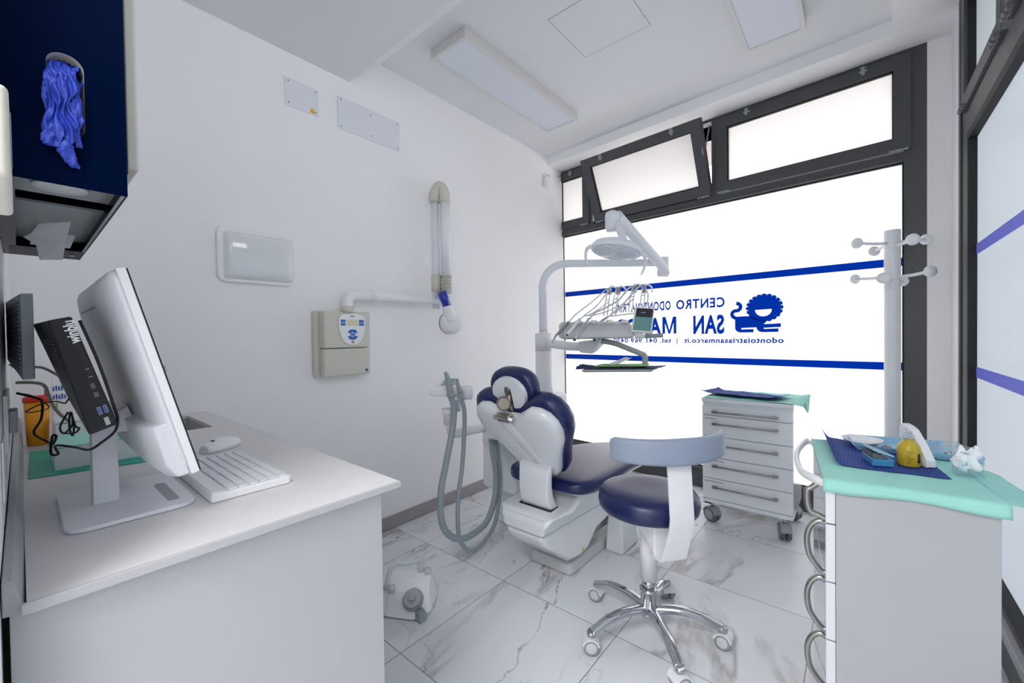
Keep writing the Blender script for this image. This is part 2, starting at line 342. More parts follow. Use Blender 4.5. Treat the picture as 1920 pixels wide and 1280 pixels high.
def sash(t0, t1, z0, z1, w, opened=0.0, name='window_sash'):
    s = thing(name, None, None, tuple(TW @ Vector((0, (t0 + t1) / 2, z0)))); s.parent = win; s.matrix_parent_inverse = wm(win).inverted()
    T = TW @ Matrix.Translation((0.0, 0, z0)) @ Matrix.Rotation(-opened, 4, 'Y') @ Matrix.Translation((0, 0, -z0))
    f = frame_open(t0, t1, z0, z1, w, -0.012, 0.045, lambda a, b, d: T @ Vector((d, a, b)))
    f.build('sash_frame', 'anthracite', s, bevel=0.003)
    frame_open(t0 + w, t1 - w, z0 + w, z1 - w, 0.007, 0.004, GD, lambda a, b, d: T @ Vector((d, a, b))).build('glass_seal', 'gasket', s)
    MB(T).add([(GD - 0.01, t0 + w, z0 + w), (GD - 0.01, t1 - w, z0 + w), (GD - 0.01, t1 - w, z1 - w), (GD - 0.01, t0 + w, z1 - w)], [(0, 1, 2, 3)]).build('glass_pane', 'frosted_glass', s)
    for t in ([t0 + (t1 - t0) * 0.2, t0 + (t1 - t0) * 0.8] if t1 - t0 > 0.5 else [(t0 + t1) / 2]):
        l = MB(T); l.box(-0.026, -0.012, t - 0.02, t + 0.02, z1 - 0.035, z1 - 0.023); l.box(-0.032, -0.012, t - 0.009, t + 0.009, z1 - 0.05, z1 - 0.004)
        l.box(-0.026, -0.012, t - 0.014, t + 0.014, z1 - 0.012, z1 - 0.004)
        l.build('latch', 'mid_grey', s, bevel=0.002)
    for t in (t0 + 0.055, t1 - 0.055):
        h = MB(T); h.cyl((-0.016, t - 0.042, z0 + 0.001), (-0.016, t - 0.016, z0 + 0.001), 0.006); h.cyl((-0.016, t - 0.014, z0 + 0.001), (-0.016, t + 0.014, z0 + 0.001), 0.007); h.cyl((-0.016, t + 0.016, z0 + 0.001), (-0.016, t + 0.042, z0 + 0.001), 0.006)
        h.build('hinge', 'mid_grey', s)
    return T
sash(0.011, 1.072, 2.257, 2.810, 0.076)
T2 = sash(1.106, 2.136, 2.257, 2.810, 0.076, opened=R(24.5))
sash(2.20, 2.605, 2.257, 2.810, 0.074)
wpart(MB().tube([TW @ Vector((0.01, 1.12, 2.79)), TW @ Vector((-0.12, 1.118, 2.53)), T2 @ Vector((0.0, 1.118, 2.66))], 0.005, 8), 'stay_arm', 'mid_grey')
# film stripes and lettering (seen reversed from inside)
FX = GD - 0.003; kk = (DW + GD) / DW
def film(poly, name, m, par=None):
    return MB(TW).add([(FX, a, 1.21 + (b - 1.21) * kk) for a, b in poly], [tuple(range(len(poly)))]).build(name, m, par or win)
film([(0.046, 1.586), (2.52, 1.587), (2.52, 1.634), (0.046, 1.634)], 'blue_stripe', 'blue_film')
film([(0.046, 0.973), (2.52, 0.973), (2.52, 1.020), (0.046, 1.020)], 'blue_stripe', 'blue_film')
frosted('lettering_film', (0.0015, 0.024, 0.28))
def TXT(s, t0, t1, z, cap, off, name='lettering', sp=1.0):
    # a word set on the film between two distances along the glass; it faces outside, so it reads reversed from inside
    size = cap / 0.729; Mx = Matrix(((0, 0, 1, FX - 0.002), (1, 0, 0, t0 * kk), (0, 1, 0, 1.21 + (z - 1.21) * kk), (0, 0, 0, 1)))
    o = text(s, name, size, 'lettering_film', Matrix(), None, off=off, ext=0.0, spacing=sp)
    xs_ = [v.co.x for v in o.data.vertices]; k = (t1 - t0) * kk / (max(xs_) - min(xs_))
    o.data.transform(TW @ Mx @ Matrix.Diagonal((k, kk, 1, 1)) @ Matrix.Translation((-min(xs_), 0, 0)))
    o.parent = win; o.matrix_parent_inverse = wm(win).inverted(); return o
TXT('CENTRO', 1.016, 1.382, 1.405, 0.074, 0.0032, sp=1.14)
TXT('ODONTOIATRIA', 1.426, 1.925, 1.405, 0.074, 0.0032, sp=1.14)
TXT('SAN', 1.020, 1.248, 1.209, 0.138, 0.0075, sp=1.08)
TXT('ARCO', 1.506, 1.93, 1.206, 0.138, 0.0075, sp=1.08)
def glyph(poly, t0, t1, z0, z1, name):
    me = MB(TW).add([(FX - 0.002, (t0 + (t1 - t0) * a) * kk, 1.21 + (z0 + (z1 - z0) * b - 1.21) * kk) for a, b in poly], [tuple(range(len(poly)))])
    return me.build(name, 'lettering_film', win)
for q_ in ([(0, 0), (.20, 0), (.20, 1), (0, 1)], [(.80, 0), (1, 0), (1, 1), (.80, 1)], [(.20, .62), (.44, 0), (.5, 0), (.5, .20), (.24, 1), (.20, 1)], [(.80, .62), (.80, 1), (.76, 1), (.5, .20), (.5, 0), (.56, 0)]):
    glyph(q_, 1.381, 1.498, 1.207, 1.346, 'lettering')
TXT('odontoiatriasanmarco.it', 0.641, 1.32, 1.134, 0.040, 0.0019, sp=1.10)
TXT('|', 1.372, 1.379, 1.134, 0.040, 0.0)
TXT('tel. 041 969 0430', 1.424, 1.955, 1.134, 0.040, 0.0016, sp=1.08)
# lion emblem: coordinates are (distance along glass, height); crop grid: u in 0..1200 -> t
def LU(u, v): return (0.985 - (u - 120) / (1165 - 120) * (0.985 - 0.641), 1.483 - (v - 150) / (935 - 150) * (1.483 - 1.207))
lion = []
cx, cyy = 808, 440
ring = []
nb = 20
for i in range(nb):
    a0 = 2 * math.pi * i / nb
    bx, by = cx + 300 * math.cos(a0), cyy + 238 * math.sin(a0)
    for k in range(7):
        a = a0 + R(-80 + 160 * k / 6); ring.append(LU(bx + 56 * math.cos(a), by + 50 * math.sin(a)))
def filmpoly(polys, holes, name):
    import bmesh
    bm = bmesh.new(); edges = []
    for poly in polys + holes:
        vs = [bm.verts.new((FX, a * kk, 1.21 + (b - 1.21) * kk)) for a, b in poly]
        edges += [bm.edges.new((vs[i], vs[(i + 1) % len(vs)])) for i in range(len(vs))]
    bmesh.ops.triangle_fill(bm, edges=edges, use_beauty=True)
    me = bpy.data.meshes.new(name); bm.to_mesh(me); bm.free(); me.materials.append(MAT['blue_film']); me.transform(TW)
    o = bpy.data.objects.new(name, me); C.objects.link(o); o.parent = win; o.matrix_parent_inverse = wm(win).inverted(); return o
mouth = [LU(635, 478)] + [LU(792 + 157 * math.cos(R(a)), 478 + 132 * math.sin(R(a))) for a in range(170, 9, -16)] + [LU(945, 470)]
def arc(cx, cy, rx, ry, a0, a1, n=10): return [(cx + rx * math.cos(R(a0 + (a1 - a0) * i / n)), cy + ry * math.sin(R(a0 + (a1 - a0) * i / n))) for i in range(n + 1)]
emblem = thing('lion_emblem', None, None, tuple(TW @ Vector((0, 0.8, 1.3)))); emblem.parent = win; emblem.matrix_parent_inverse = wm(win).inverted()
o = filmpoly([ring], [mouth], 'lion_head'); o.parent = emblem; o.matrix_parent_inverse = wm(emblem).inverted()
body = [(235, 598), (480, 592)] + [(808 + 300 * math.cos(R(a)), 440 + 240 * math.sin(R(a))) for a in range(135, 79, -8)] + [(866, 700), (800, 765), (1115, 757), (1115, 832), (800, 842), (800, 862), (1072, 856), (1068, 928)] + arc(780, 832, 120, 98, 90, 180, 6) + \
       [(655, 830), (365, 838), (365, 864), (605, 860), (605, 930)] + arc(350, 832, 115, 98, 90, 180, 6) + [(235, 660)]
o = filmpoly([[LU(*p) for p in body]], [], 'lion_body'); o.parent = emblem; o.matrix_parent_inverse = wm(emblem).inverted()
tl = arc(265, 385, 120, 110, -90, 80, 10) + arc(290, 560, 82, 58, 262, 90, 10)
tl = tl[:]  # outer and inner run of the S-shaped tail
cl = [(262, 318)] + arc(262, 398, 88, 78, -90, 75, 10)[1:] + arc(262, 548, 88, 76, 260, 100, 10)
wdt = 38; left, right = [], []
for i, p in enumerate(cl):
    q0, q1 = cl[max(0, i - 1)], cl[min(len(cl) - 1, i + 1)]; dx, dy = q1[0] - q0[0], q1[1] - q0[1]; l = math.hypot(dx, dy) or 1
    left.append(LU(p[0] - dy / l * wdt, p[1] + dx / l * wdt)); right.append(LU(p[0] + dy / l * wdt, p[1] - dx / l * wdt))
o = filmpoly([left + right[::-1]], [], 'lion_tail'); o.parent = emblem; o.matrix_parent_inverse = wm(emblem).inverted()

# ---------------------------------------------------------------- side window
YG = -0.395
win2 = thing('window_2', 'tall frosted side window with dark frame and violet stripes', None, (1.5, YG, 0)); tag(win2, kind='structure')
PG = lambda a, b, d: (a, YG - d, b)
g = MB(); g.box(2.90, 3.068, YG - 0.07, YG, 0, 2.84); g.box(-0.1, 2.90, YG - 0.07, YG, 2.135, 2.235); g.box(-0.1, 2.90, YG - 0.07, YG, 2.80, 2.84)
g.box(-0.1, 2.90, YG - 0.07, YG, 0, 0.212); g.box(-0.16, -0.1, YG - 0.07, YG, 0, 2.84)
g.build('window_frame', 'anthracite', win2)
MB().box(3.0, 3.045, YG, YG + 0.008, 0, 2.84).build('jamb_strip', 'anthracite', win2, bevel=0.002)
MB().box(-0.1, 2.90, YG - 0.03, YG + 0.02, 0.150, 0.188).build('bottom_ledge', 'grey_plastic', win2, bevel=0.003)
frame_open(-0.1, 2.90, 0.212, 2.135, 0.035, 0.0, 0.032, PG).build('glass_seal', 'gasket', win2)
MB().add([(-0.1, YG - 0.03, 0.212), (2.9, YG - 0.03, 0.212), (2.9, YG - 0.03, 2.135), (-0.1, YG - 0.03, 2.135)], [(0, 1, 2, 3)]).build('glass_pane', 'frosted_cool', win2)
for z0, z1 in ((1.555, 1.604), (0.985, 1.035)):
    MB().add([(-0.1, YG - 0.027, z0), (2.867, YG - 0.027, z0), (2.867, YG - 0.027, z1), (-0.1, YG - 0.027, z1)], [(0, 1, 2, 3)]).build('violet_stripe', 'violet_film', win2)
for x0, x1 in ((2.215, 2.935), (1.35, 2.16)):
    s = thing('window_sash', None, None, (x0, YG, 2.24)); s.parent = win2; s.matrix_parent_inverse = wm(win2).inverted()
    frame_open(x0, x1, 2.245, 2.81, 0.065, -0.014, 0.045, PG).build('sash_frame', 'anthracite', s, bevel=0.003)
    frame_open(x0 + .065, x1 - .065, 2.31, 2.745, 0.01, 0.0, 0.03, PG).build('glass_seal', 'gasket', s)
    MB().add([(x0 + .065, YG - .025, 2.31), (x1 - .065, YG - .025, 2.31), (x1 - .065, YG - .025, 2.745), (x0 + .065, YG - .025, 2.745)], [(0, 1, 2, 3)]).build('glass_pane', 'frosted_cool', s)
    for x in (x0 + 0.06, x1 - 0.06):
        h = MB(); h.cyl((x - 0.045, YG + 0.02, 2.247), (x - 0.016, YG + 0.02, 2.247), 0.009); h.cyl((x - 0.014, YG + 0.02, 2.247), (x + 0.014, YG + 0.02, 2.247), 0.011); h.cyl((x + 0.016, YG + 0.02, 2.247), (x + 0.045, YG + 0.02, 2.247), 0.009)
        h.build('hinge', 'dark_grey', s)
structure(MB().box(-0.16, 3.068, YG - 0.07, YG, 2.84, 2.92), 'wall_right_head', 'plaster', 'painted strip above the side window')

# unseen lamp added behind the doorway to fill the room with light
cl = thing('fill_lamp', 'unseen fill lamp added behind the doorway to brighten the room', 'lamp', (-0.8, 0.3, 2.69))
MB().box(-1.1, -0.5, -0.3, 0.9, 2.655, 2.6965).build('lamp_body', 'lamp_frame', cl)
ld = bpy.data.lights.new('fill_light', 'AREA'); ld.shape = 'RECTANGLE'; ld.size = 0.55; ld.size_y = 1.1; ld.energy = 18; ld.color = (1.0, 0.985, 0.965)
lo = bpy.data.objects.new('fill_light', ld); C.objects.link(lo); lo.location = (0, 0, -0.042); lo.parent = cl
# outside: pavement, canopy and the facade opposite
tag(MB().box(3.9, 14, -9, 9, -0.14, -0.06).build('pavement', 'pavement'), 'grey pavement outside the large window', kind='structure')
tag(MB().box(-6, 3.9, -9, -0.9, -0.14, -0.06).build('pavement_side', 'pavement'), 'grey pavement outside the side window', kind='structure')
tag(MB(TW).box(0.07, 1.1, -2, 3.5, 2.90, 3.1).build('roof_canopy', 'facade'), 'roof canopy above the large window outside', kind='structure')
tag(MB().box(-2, 3.3, -1.1, -0.47, 2.95, 3.1).build('shade_slab_side', 'facade'), 'unseen slab added above the side window outside to shade it', kind='structure')  # out-of-view slab, added to cut the daylight on the side window
# ================================================================ ceiling things
def ceiling_lamp(x0, x1, y0, y1, z, label):
    t = thing('ceiling_lamp', label, 'lamp', ((x0 + x1) / 2, (y0 + y1) / 2, 2.9), group='flat panel ceiling lamps')
    frame_open(x0, x1, y0, y1, 0.022, z, 2.8995, lambda a, b, d: (a, b, d)).build('lamp_frame', 'lamp_frame', t, bevel=0.002)
    MB().box(x0 + 0.0225, x1 - 0.0225, y0 + 0.0225, y1 - 0.0225, z + 0.004, z + 0.01).build('diffuser', 'diffuser', t)
    for x, y in ((x0, y0 + 0.03), (x0, y1 - 0.03)): MB().cyl((x - 0.001, y, 2.885), (x + 0.001, y, 2.885), 0.003, n=10).build('screw', 'dark_grey', t)
    return t
ceiling_lamp(1.592, 2.775, 1.636, 1.926, 2.842, 'long flat white panel lamp on the ceiling near the far wall')
ceiling_lamp(1.592, 2.772, 0.212, 0.502, 2.842, 'white panel lamp on the ceiling above the coat stand side, cut by the photo edge')
t = thing('access_hatch', 'flush square white access hatch in the ceiling between the two lamps', 'hatch', (2.057, 1.07, 2.9))
MB().box(1.861, 2.255, 0.871, 1.271, 2.8985, 2.8999).build('hatch_panel', 'ceiling_paint', t)
frame_open(1.858, 2.258, 0.868, 1.274, 0.0025, 2.8986, 2.8999, lambda a, b, d: (a, b, d)).build('hatch_gap', 'mid_grey', t)

# ================================================================ far wall fittings
FY = 2.269
t = thing('cover_plate', 'small blank white wall plate with four screws and a yellow sticker', 'plate', (0.995, FY, 2.49), group='blank plates on the far wall')
MB().box(0.909, 1.082, FY - 0.007, FY - 0.0003, 2.42, 2.563).build('plate', 'cool_plastic', t, bevel=0.002)
for x in (0.925, 1.066):
    for z in (2.436, 2.547): MB().cyl((x, FY - 0.0085, z), (x, FY - 0.006, z), 0.0035, n=10).build('screw', 'dark_grey', t)
MB().cyl((1.048, FY - 0.0083, 2.437), (1.048, FY - 0.0071, 2.437), 0.013, n=20).build('sticker', 'warning', t)
t = thing('cover_plate', 'large blank white wall plate with screws next to the small plate', 'plate', (1.4, FY, 2.49), group='blank plates on the far wall')
MB().box(1.192, 1.605, FY - 0.007, FY - 0.0003, 2.403, 2.588).build('plate', 'cool_plastic', t, bevel=0.002)
for x, z in ((1.21, 2.572), (1.21, 2.42), (1.398, 2.556), (1.398, 2.43), (1.587, 2.572), (1.587, 2.42)):
    MB().cyl((x, FY - 0.0085, z), (x, FY - 0.006, z), 0.0035, n=10).build('screw', 'dark_grey', t)
t = thing('emergency_light', 'rounded glossy white rectangular emergency light on the far wall', 'wall light', (0.765, FY, 1.6))
PF = lambda poly, y0, y1: MB(Matrix(((1, 0, 0, 0), (0, 0, -1, 0), (0, 1, 0, 0), (0, 0, 0, 1)))).prism(poly, -y1, -y0)
PF(rrect(0.594, 0.938, 1.480, 1.738, 0.035), FY - 0.02, FY - 0.0003).build('housing', 'white_plastic', t, bevel=0.004)
dome = MB(); nx, nz = 28, 20
def domef(u, v):
    a, b = 2 * u - 1, 2 * v - 1; h = (1 - abs(a) ** 4) ** 0.5 * (1 - abs(b) ** 4) ** 0.5
    return (0.772 + a * 0.156, FY - 0.018 - 0.032 * h, 1.606 + b * 0.112)
dome.sheet(domef, nx, nz).build('cover', 'mirror_plate', t)
t = thing('motion_sensor', 'small white box sensor high on the far wall beside the window', 'sensor', (3.225, FY, 2.66))
PF(rrect(3.195, 3.255, 2.60, 2.725, 0.012), FY - 0.045, FY - 0.0003).build('housing', 'white_plastic', t, bevel=0.008)
MB().box(3.21, 3.24, FY - 0.047, FY - 0.044, 2.70, 2.706).build('slot', 'ink', t)
MB().tube([(3.43, 2.2555, 2.765), (3.46, 2.256, 2.768), (3.47, 2.25, 2.78), (3.475, 2.257, 2.80)], 0.003, 8).build('wire_stub', 'brushed', t)

# x-ray machine
xr = thing('dental_xray_machine', 'white wall-mounted dental x-ray machine with folding arm and blue cone', 'x-ray machine', (1.17, FY, 1.19))
PF(rrect(1.02, 1.325, 1.0, 1.358, 0.008), FY - 0.035, FY - 0.0003).build('wall_box', 'cream_plastic', xr, bevel=0.004)
MB().hexa([(1.02, FY - .035, 1.005), (1.325, FY - .035, 1.005), (1.325, FY - .012, 1.005), (1.02, FY - .012, 1.005)], [(1.02, FY - .035, 1.352), (1.325, FY - .035, 1.352), (1.325, FY - .012, 1.352), (1.02, FY - .012, 1.352)])
PF(rrect(1.045, 1.318, 1.155, 1.356, 0.01), FY - 0.092, FY - 0.034).build('upper_cover', 'cream_plastic', xr, bevel=0.01)
PF(rrect(1.045, 1.318, 1.0, 1.152, 0.01), FY - 0.088, FY - 0.034).build('lower_cover', 'cream_plastic', xr, bevel=0.01)
ov = [(1.203 + 0.078 * (abs(math.cos(a)) ** 0.75) * math.copysign(1, math.cos(a)), (1.295 + 0.052 * (abs(math.sin(a)) ** 0.6)) if math.sin(a) > 0 else 1.295 - 0.125 * (abs(math.sin(a)) ** 0.9)) for a in [2 * math.pi * i / 40 for i in range(40)]]
cp = PF(ov, FY - 0.100, FY - 0.091).build('control_panel', 'white_plastic', xr, bevel=0.004)
for x0, x1 in ((1.134, 1.162), (1.242, 1.272)):
    for z in (1.303, 1.285): PF(rrect(x0, x1, z - 0.0075, z + 0.0075, 0.003), FY - 0.1015, FY - 0.0995).build('button', 'button_blue', cp)
PF(rrect(1.170, 1.236, 1.277, 1.311, 0.003), FY - 0.1012, FY - 0.0995).build('display', 'lcd_cream', cp)
for i, (dx, dz, rx) in enumerate([(0, .03, .022), (-.015, .018, .014), (.015, .018, .014), (0, 0, .016), (-.015, -.018, .014), (.015, -.018, .014), (0, -.03, .022)]):
    PF([(1.203 + dx + rx * math.cos(a), 1.228 + dz * 0.75 + 0.0065 * math.sin(a)) for a in [2 * math.pi * k / 16 for k in range(16)]], FY - 0.1015, FY - 0.0995).build('button', 'button_blue', cp)
PF([(1.203 + .008 * math.cos(a), 1.187 + .008 * math.sin(a)) for a in [2 * math.pi * k / 16 for k in range(16)]], FY - 0.1015, FY - 0.0995).build('button', 'mid_grey', cp)
PF(rrect(1.19, 1.216, 1.327, 1.332, 0.002), FY - 0.1012, FY - 0.0995).build('nameplate', 'dark_grey', cp)
PF([(1.292 + .009 * math.cos(a), 1.024 + .009 * math.sin(a)) for a in [2 * math.pi * k / 16 for k in range(16)]], FY - 0.0892, FY - 0.0875).build('round_badge', 'print_blue', xr)
AY = FY - 0.08
MB().cyl((1.185, AY, 1.35), (1.185, AY, 1.385), 0.034).build('arm_collar', 'cream_plastic', xr)
MB().tube([(1.185, AY, 1.38), (1.185, AY, 1.41), (1.195, AY, 1.437), (1.225, AY, 1.45), (1.29, AY, 1.452), (1.33, AY, 1.452)], 0.031, 20, res=5).build('elbow', 'white_plastic', xr)
MB().tube([(1.325, AY, 1.452), (1.55, AY - .002, 1.452), (1.83, AY - 0.005, 1.45)], lambda t: 0.033 - 0.012 * t, 20, res=4).build('horizontal_arm', 'white_plastic', xr)
UX = 1.862
MB().cyl((UX - .028, AY + 0.012, 1.40), (UX - .028, AY + 0.012, 2.15), 0.026).build('rear_arm', 'cool_plastic', xr)
MB().cyl((UX + 0.012, AY - 0.045, 1.62), (UX + 0.012, AY - 0.045, 2.15), 0.033).build('front_arm', 'white_plastic', xr)
MB().box(UX - .018, UX - .002, AY - .03, AY - .028, 1.64, 1.65).build('nameplate', 'dark_grey', xr)
hc = MB(); hc.tube([(UX - .03, AY + .014, 2.12), (UX - .028, AY + .01, 2.18), (UX - .01, AY - .015, 2.225), (UX + .008, AY - .04, 2.185), (UX + .012, AY - .045, 2.115)], 0.037, 20, res=5)
hc.build('top_joint', 'cream_plastic', xr)
js = MB()
for k in range(10): js.cyl((UX - .03 + .042 * 1, AY - 0.045, 1.498 + k * .013), (UX + .012, AY - 0.045, 1.5085 + k * .013), 0.037 if k % 2 else 0.0355)
js.build('ribbed_sleeve', 'cream_plastic', xr)
MB().cyl((UX - .028, AY + 0.012, 1.51), (UX - .028, AY + 0.012, 1.63), 0.033).build('rear_sleeve', 'cream_plastic', xr)
MB().cyl((UX + 0.012, AY - 0.045, 1.478), (UX + 0.012, AY - 0.045, 1.5), 0.031).build('neck_collar', 'white_plastic', xr)
MB().cyl((1.799, 2.105, 1.504), (1.843, 2.105, 1.411), 0.030).build('cone', 'deep_blue', xr)
MB().tube([(1.838, 2.105, 1.418), (1.852, 2.105, 1.383), (1.874, 2.105, 1.32)], lambda t: 0.029 + 0.02 * t, 20).build('head_neck', 'white_plastic', xr)
hx = Vector((1.887, 2.115, 1.302)); d = Vector((-0.42, -1.0, -0.06)).normalized()
hb = MB(); a = d.orthogonal().normalized(); b = d.cross(a)
hb.loft([[hx + d * z + (a * math.cos(q) + b * math.sin(q)) * r for q in [2 * math.pi * i / 32 for i in range(32)]] for r, z in ((.05, -.055), (.066, -.05), (.074, -.035), (.076, 0.0), (.074, .028), (.066, .04), (.045, .046), (0.01, .049))])
hb.build('tube_head', 'white_plastic', xr)
rg = MB(); rg.loft([[hx + d * z + (a * math.cos(q) + b * math.sin(q)) * r for q in [2 * math.pi * i / 32 for i in range(32)]] for r, z in ((.0765, -.03), (.078, -.028), (.078, -.026), (.0765, -.024))])
rg.build('seam_ring', 'dark_grey', xr)

# ================================================================ wall with the worktop
WX = lambda y: wleft(y) + 0.0006
T_WL = Matrix.Translation((wleft(0), 0, 0)) @ Matrix.Rotation(-math.atan(0.0035), 4, 'Z')   # x out of the wall, y along it
t = thing('hand_care_dispenser', 'small cream plastic dispenser on the wall partly hiding the navy dispenser', 'dispenser', (-0.02, 0.5, 1.33))
d_ = MB(T_WL).box(0.0005, 0.0205, 0.46, 0.6, 1.326, 1.392).build('body', 'cream_plastic', t, bevel=0.004)
for k in range(2): MB(T_WL).box(0.0203, 0.0212, 0.475 + k * .02, 0.485 + k * .02, 1.345, 1.378).build('vent_slot', 'mid_grey', t)
MB(T_WL).box(0.003, 0.007, 0.4592, 0.4602, 1.331, 1.334).build('keyhole', 'black_plastic', t)

# glove and towel dispenser
DZ = 1.416
gd = thing('glove_and_towel_dispenser', 'navy lacquered wall dispenser with blue gloves in its slot and towel underneath', 'dispenser', (0.04, 0.8, DZ))
slot = rrect(0.030, 0.0645, 1.480, 1.590, 0.0165, 6)
def plate_with_slot(x0, x1, z0, z1, y0, y1, hole):
    import bmesh
    bm = bmesh.new(); rings = []
    for poly in ([(x0, z0), (x1, z0), (x1, z1), (x0, z1)], hole):
        for y in (y0, y1):
            vs = [bm.verts.new((a, y, b)) for a, b in poly]; es = [bm.edges.new((vs[i], vs[(i + 1) % len(vs)])) for i in range(len(vs))]; rings.append((vs, es))
    bmesh.ops.triangle_fill(bm, edges=rings[0][1] + rings[2][1]); bmesh.ops.triangle_fill(bm, edges=rings[1][1] + rings[3][1])
    for A_, B_ in ((rings[0][0], rings[1][0]), (rings[2][0], rings[3][0])):
        for i in range(len(A_)): j = (i + 1) % len(A_); bm.faces.new((A_[i], A_[j], B_[j], B_[i]))
    bmesh.ops.recalc_face_normals(bm, faces=bm.faces)
    me = bpy.data.meshes.new('plate'); bm.to_mesh(me); bm.free(); return me
def mesh_part(me, name, m, parent, bevel=0.0):
    me.materials.append(MAT[m]); me.name = name; o = bpy.data.objects.new(name, me); C.objects.link(o); o.parent = parent
    o.matrix_parent_inverse = wm(parent).inverted()
    if bevel:
        md = o.modifiers.new('bevel', 'BEVEL'); md.width = bevel; md.segments = 3; md.limit_method = 'ANGLE'; md.angle_limit = R(50)
    return o
XL = -0.0185
mesh_part(plate_with_slot(XL, 0.105, DZ, 1.86, 0.80, 0.8035, slot), 'front_panel', 'navy_gloss', gd, bevel=0.0012)
sr = [(x, z) for x, z in slot]
rim = MB(); cxs, czs = 0.0472, 1.535
def sc_ring(k, y): return [(cxs + (x - cxs) * k, y, czs + (z - czs) * (1 + (k - 1) * .35)) for x, z in slot]
rim.loft([sc_ring(1.0, 0.8030), sc_ring(0.98, 0.806), sc_ring(0.93, 0.812), sc_ring(0.90, 0.822)], cap=False)
rim.build('slot_liner', 'cream_plastic', gd)
MB().box(0.0, 0.09, 0.823, 0.9, 1.44, 1.64).build('glove_carton', 'navy_gloss', gd)
MB().box(0.1015, 0.105, 0.8035, 1.505, DZ, 1.86).build('side_panel', 'navy_gloss', gd, bevel=0.001)
MB().box(XL + 0.001, XL + 0.010, 0.8035, 1.505, DZ, 1.86).build('wall_plate', 'dark_grey', gd)
MB().box(XL, 0.105, 1.505, 1.509, DZ, 1.86).build('rear_panel', 'navy_gloss', gd)
MB().box(XL + .01, 0.1015, 1.37, 1.505, DZ, DZ + 0.003).build('bottom_rail', 'navy_gloss', gd)
MB().box(XL + .01, XL + 0.02, 0.8035, 1.37, DZ, DZ + 0.012).build('bottom_flange', 'dark_grey', gd)
MB().box(0.0985, 0.105, 0.8035, 1.37, DZ, DZ + 0.001).build('edge_flange', 'mid_grey', gd)
MB().box(XL + .01, 0.1015, 0.84, 0.96, DZ + 0.022, DZ + 0.026).build('upper_deck', 'mid_grey', gd)
MB().box(XL + .01, 0.1015, 1.02, 1.37, DZ + 0.02, DZ + 0.024).build('tray_plate', 'mid_grey', gd)
MB().lathe([(0.0, 0), (0.028, 0.0005), (0.03, 0.003), (0.0, 0.004)], (0.045, 0.90, DZ + 0.018), 28, M=Matrix.Diagonal((1, 1, 1, 1))).build('round_lock', 'pale_hose', gd)
MB().cyl((0.087, 1.44, DZ - 0.0015), (0.087, 1.44, DZ), 0.005, n=16).build('screw', 'chrome', gd)
MB().hexa([(0.112, .86, 1.474), (0.127, .86, 1.474), (0.127, 1.0, 1.474), (0.112, 1.0, 1.474)], [(0.112, .86, 1.86), (0.127, .86, 1.86), (0.127, 1.0, 1.86), (0.112, 1.0, 1.86)]).build('side_cover', 'cream_plastic', gd, bevel=0.004)
MB().box(0.1051, 0.112, .845, 1.0, 1.462, 1.86).build('side_seal', 'black_plastic', gd)

# gloves spilling out of the slot
def crumple(p, s, amp, off=0.0):
    q = Vector(p) * s + Vector((off, off * 1.7, 0)); return amp * (noise.noise(q) + 0.5 * noise.noise(q * 2.3))
gl = MB()
def ruffle(pts, w0, w1, seed, nu=22, k=3.2, depth=0.010, flip=1):
    # a gathered strip of thin film: width goes w0 -> w1 along the path, folds run lengthwise
    P = smooth_path(pts, 5); n = len(P)
    def fn(u, v):
        i = min(n - 1, int(v * (n - 1) + .5)); p = P[i]; w = w0 + (w1 - w0) * v
        w *= 1 + .22 * math.sin(v * 15 + seed) * (.4 + v)
        a = (u - .5) * 2
        fold = (math.sin(a * k * .5 * math.pi + seed + 3.4 * math.sin(v * 4 + seed) + 1.8 * math.sin(v * 9 + a)) + .5 * noise.noise(Vector((a * 2.5, v * 5, seed)))) * depth * (1 - .3 * v)
        return (p.x + a * w + .0015 * math.sin(v * 22 + a * 3), p.y - abs(fold) * .9 - .004 * (1 - a * a) + crumple((u * 5, v * 7, seed), 1.0, .0025), p.z + crumple((u * 6, v * 5, seed + 4), 1.0, .009) + .003 * math.sin(a * 7 + seed) * v)
    gl.sheet(fn, nu, n - 1)
ruffle([(.047, .822, 1.580), (.045, .806, 1.572), (.043, .797, 1.552), (.040, .794, 1.525), (.040, .793, 1.497), (.043, .793, 1.47)], .0145, .0125, 1.0)
ruffle([(.054, .826, 1.570), (.054, .808, 1.556), (.054, .799, 1.530), (.055, .797, 1.505), (.055, .796, 1.488)], .009, .006, 4.0, k=2.2, depth=.007)
def fing(pts, rad, seed):
    P = smooth_path(pts, 6); rings = []
    for i, p in enumerate(P):
        t_ = i / (len(P) - 1); r = rad(t_) * (1 + .10 * math.sin(i * 1.7 + seed))
        rings.append([(p.x + r * math.cos(q), p.y + r * .45 * math.sin(q) * (1 + .5 * math.sin(q * 3 + i * .5 + seed)), p.z + .0015 * math.sin(q * 2 + i)) for q in [2 * math.pi * k / 16 for k in range(16)]])
    gl.loft(rings)
fing([(.041, .792, 1.485), (.043, .790, 1.468), (.046, .791, 1.455), (.050, .793, 1.446), (.054, .795, 1.440)], lambda t: .0095 * (1 - .55 * t * t), 2)
fing([(.036, .790, 1.490), (.031, .788, 1.476), (.029, .788, 1.466), (.033, .789, 1.461), (.038, .790, 1.466)], lambda t: .0062, 6)
fing([(.053, .793, 1.500), (.054, .792, 1.484), (.056, .793, 1.474), (.058, .795, 1.468)], lambda t: .0055 * (1 - .4 * t), 8)
fing([(.033, .793, 1.545), (.030, .790, 1.532), (.0295, .790, 1.518), (.032, .791, 1.506)], lambda t: .0052 * (1 - .3 * t), 3)
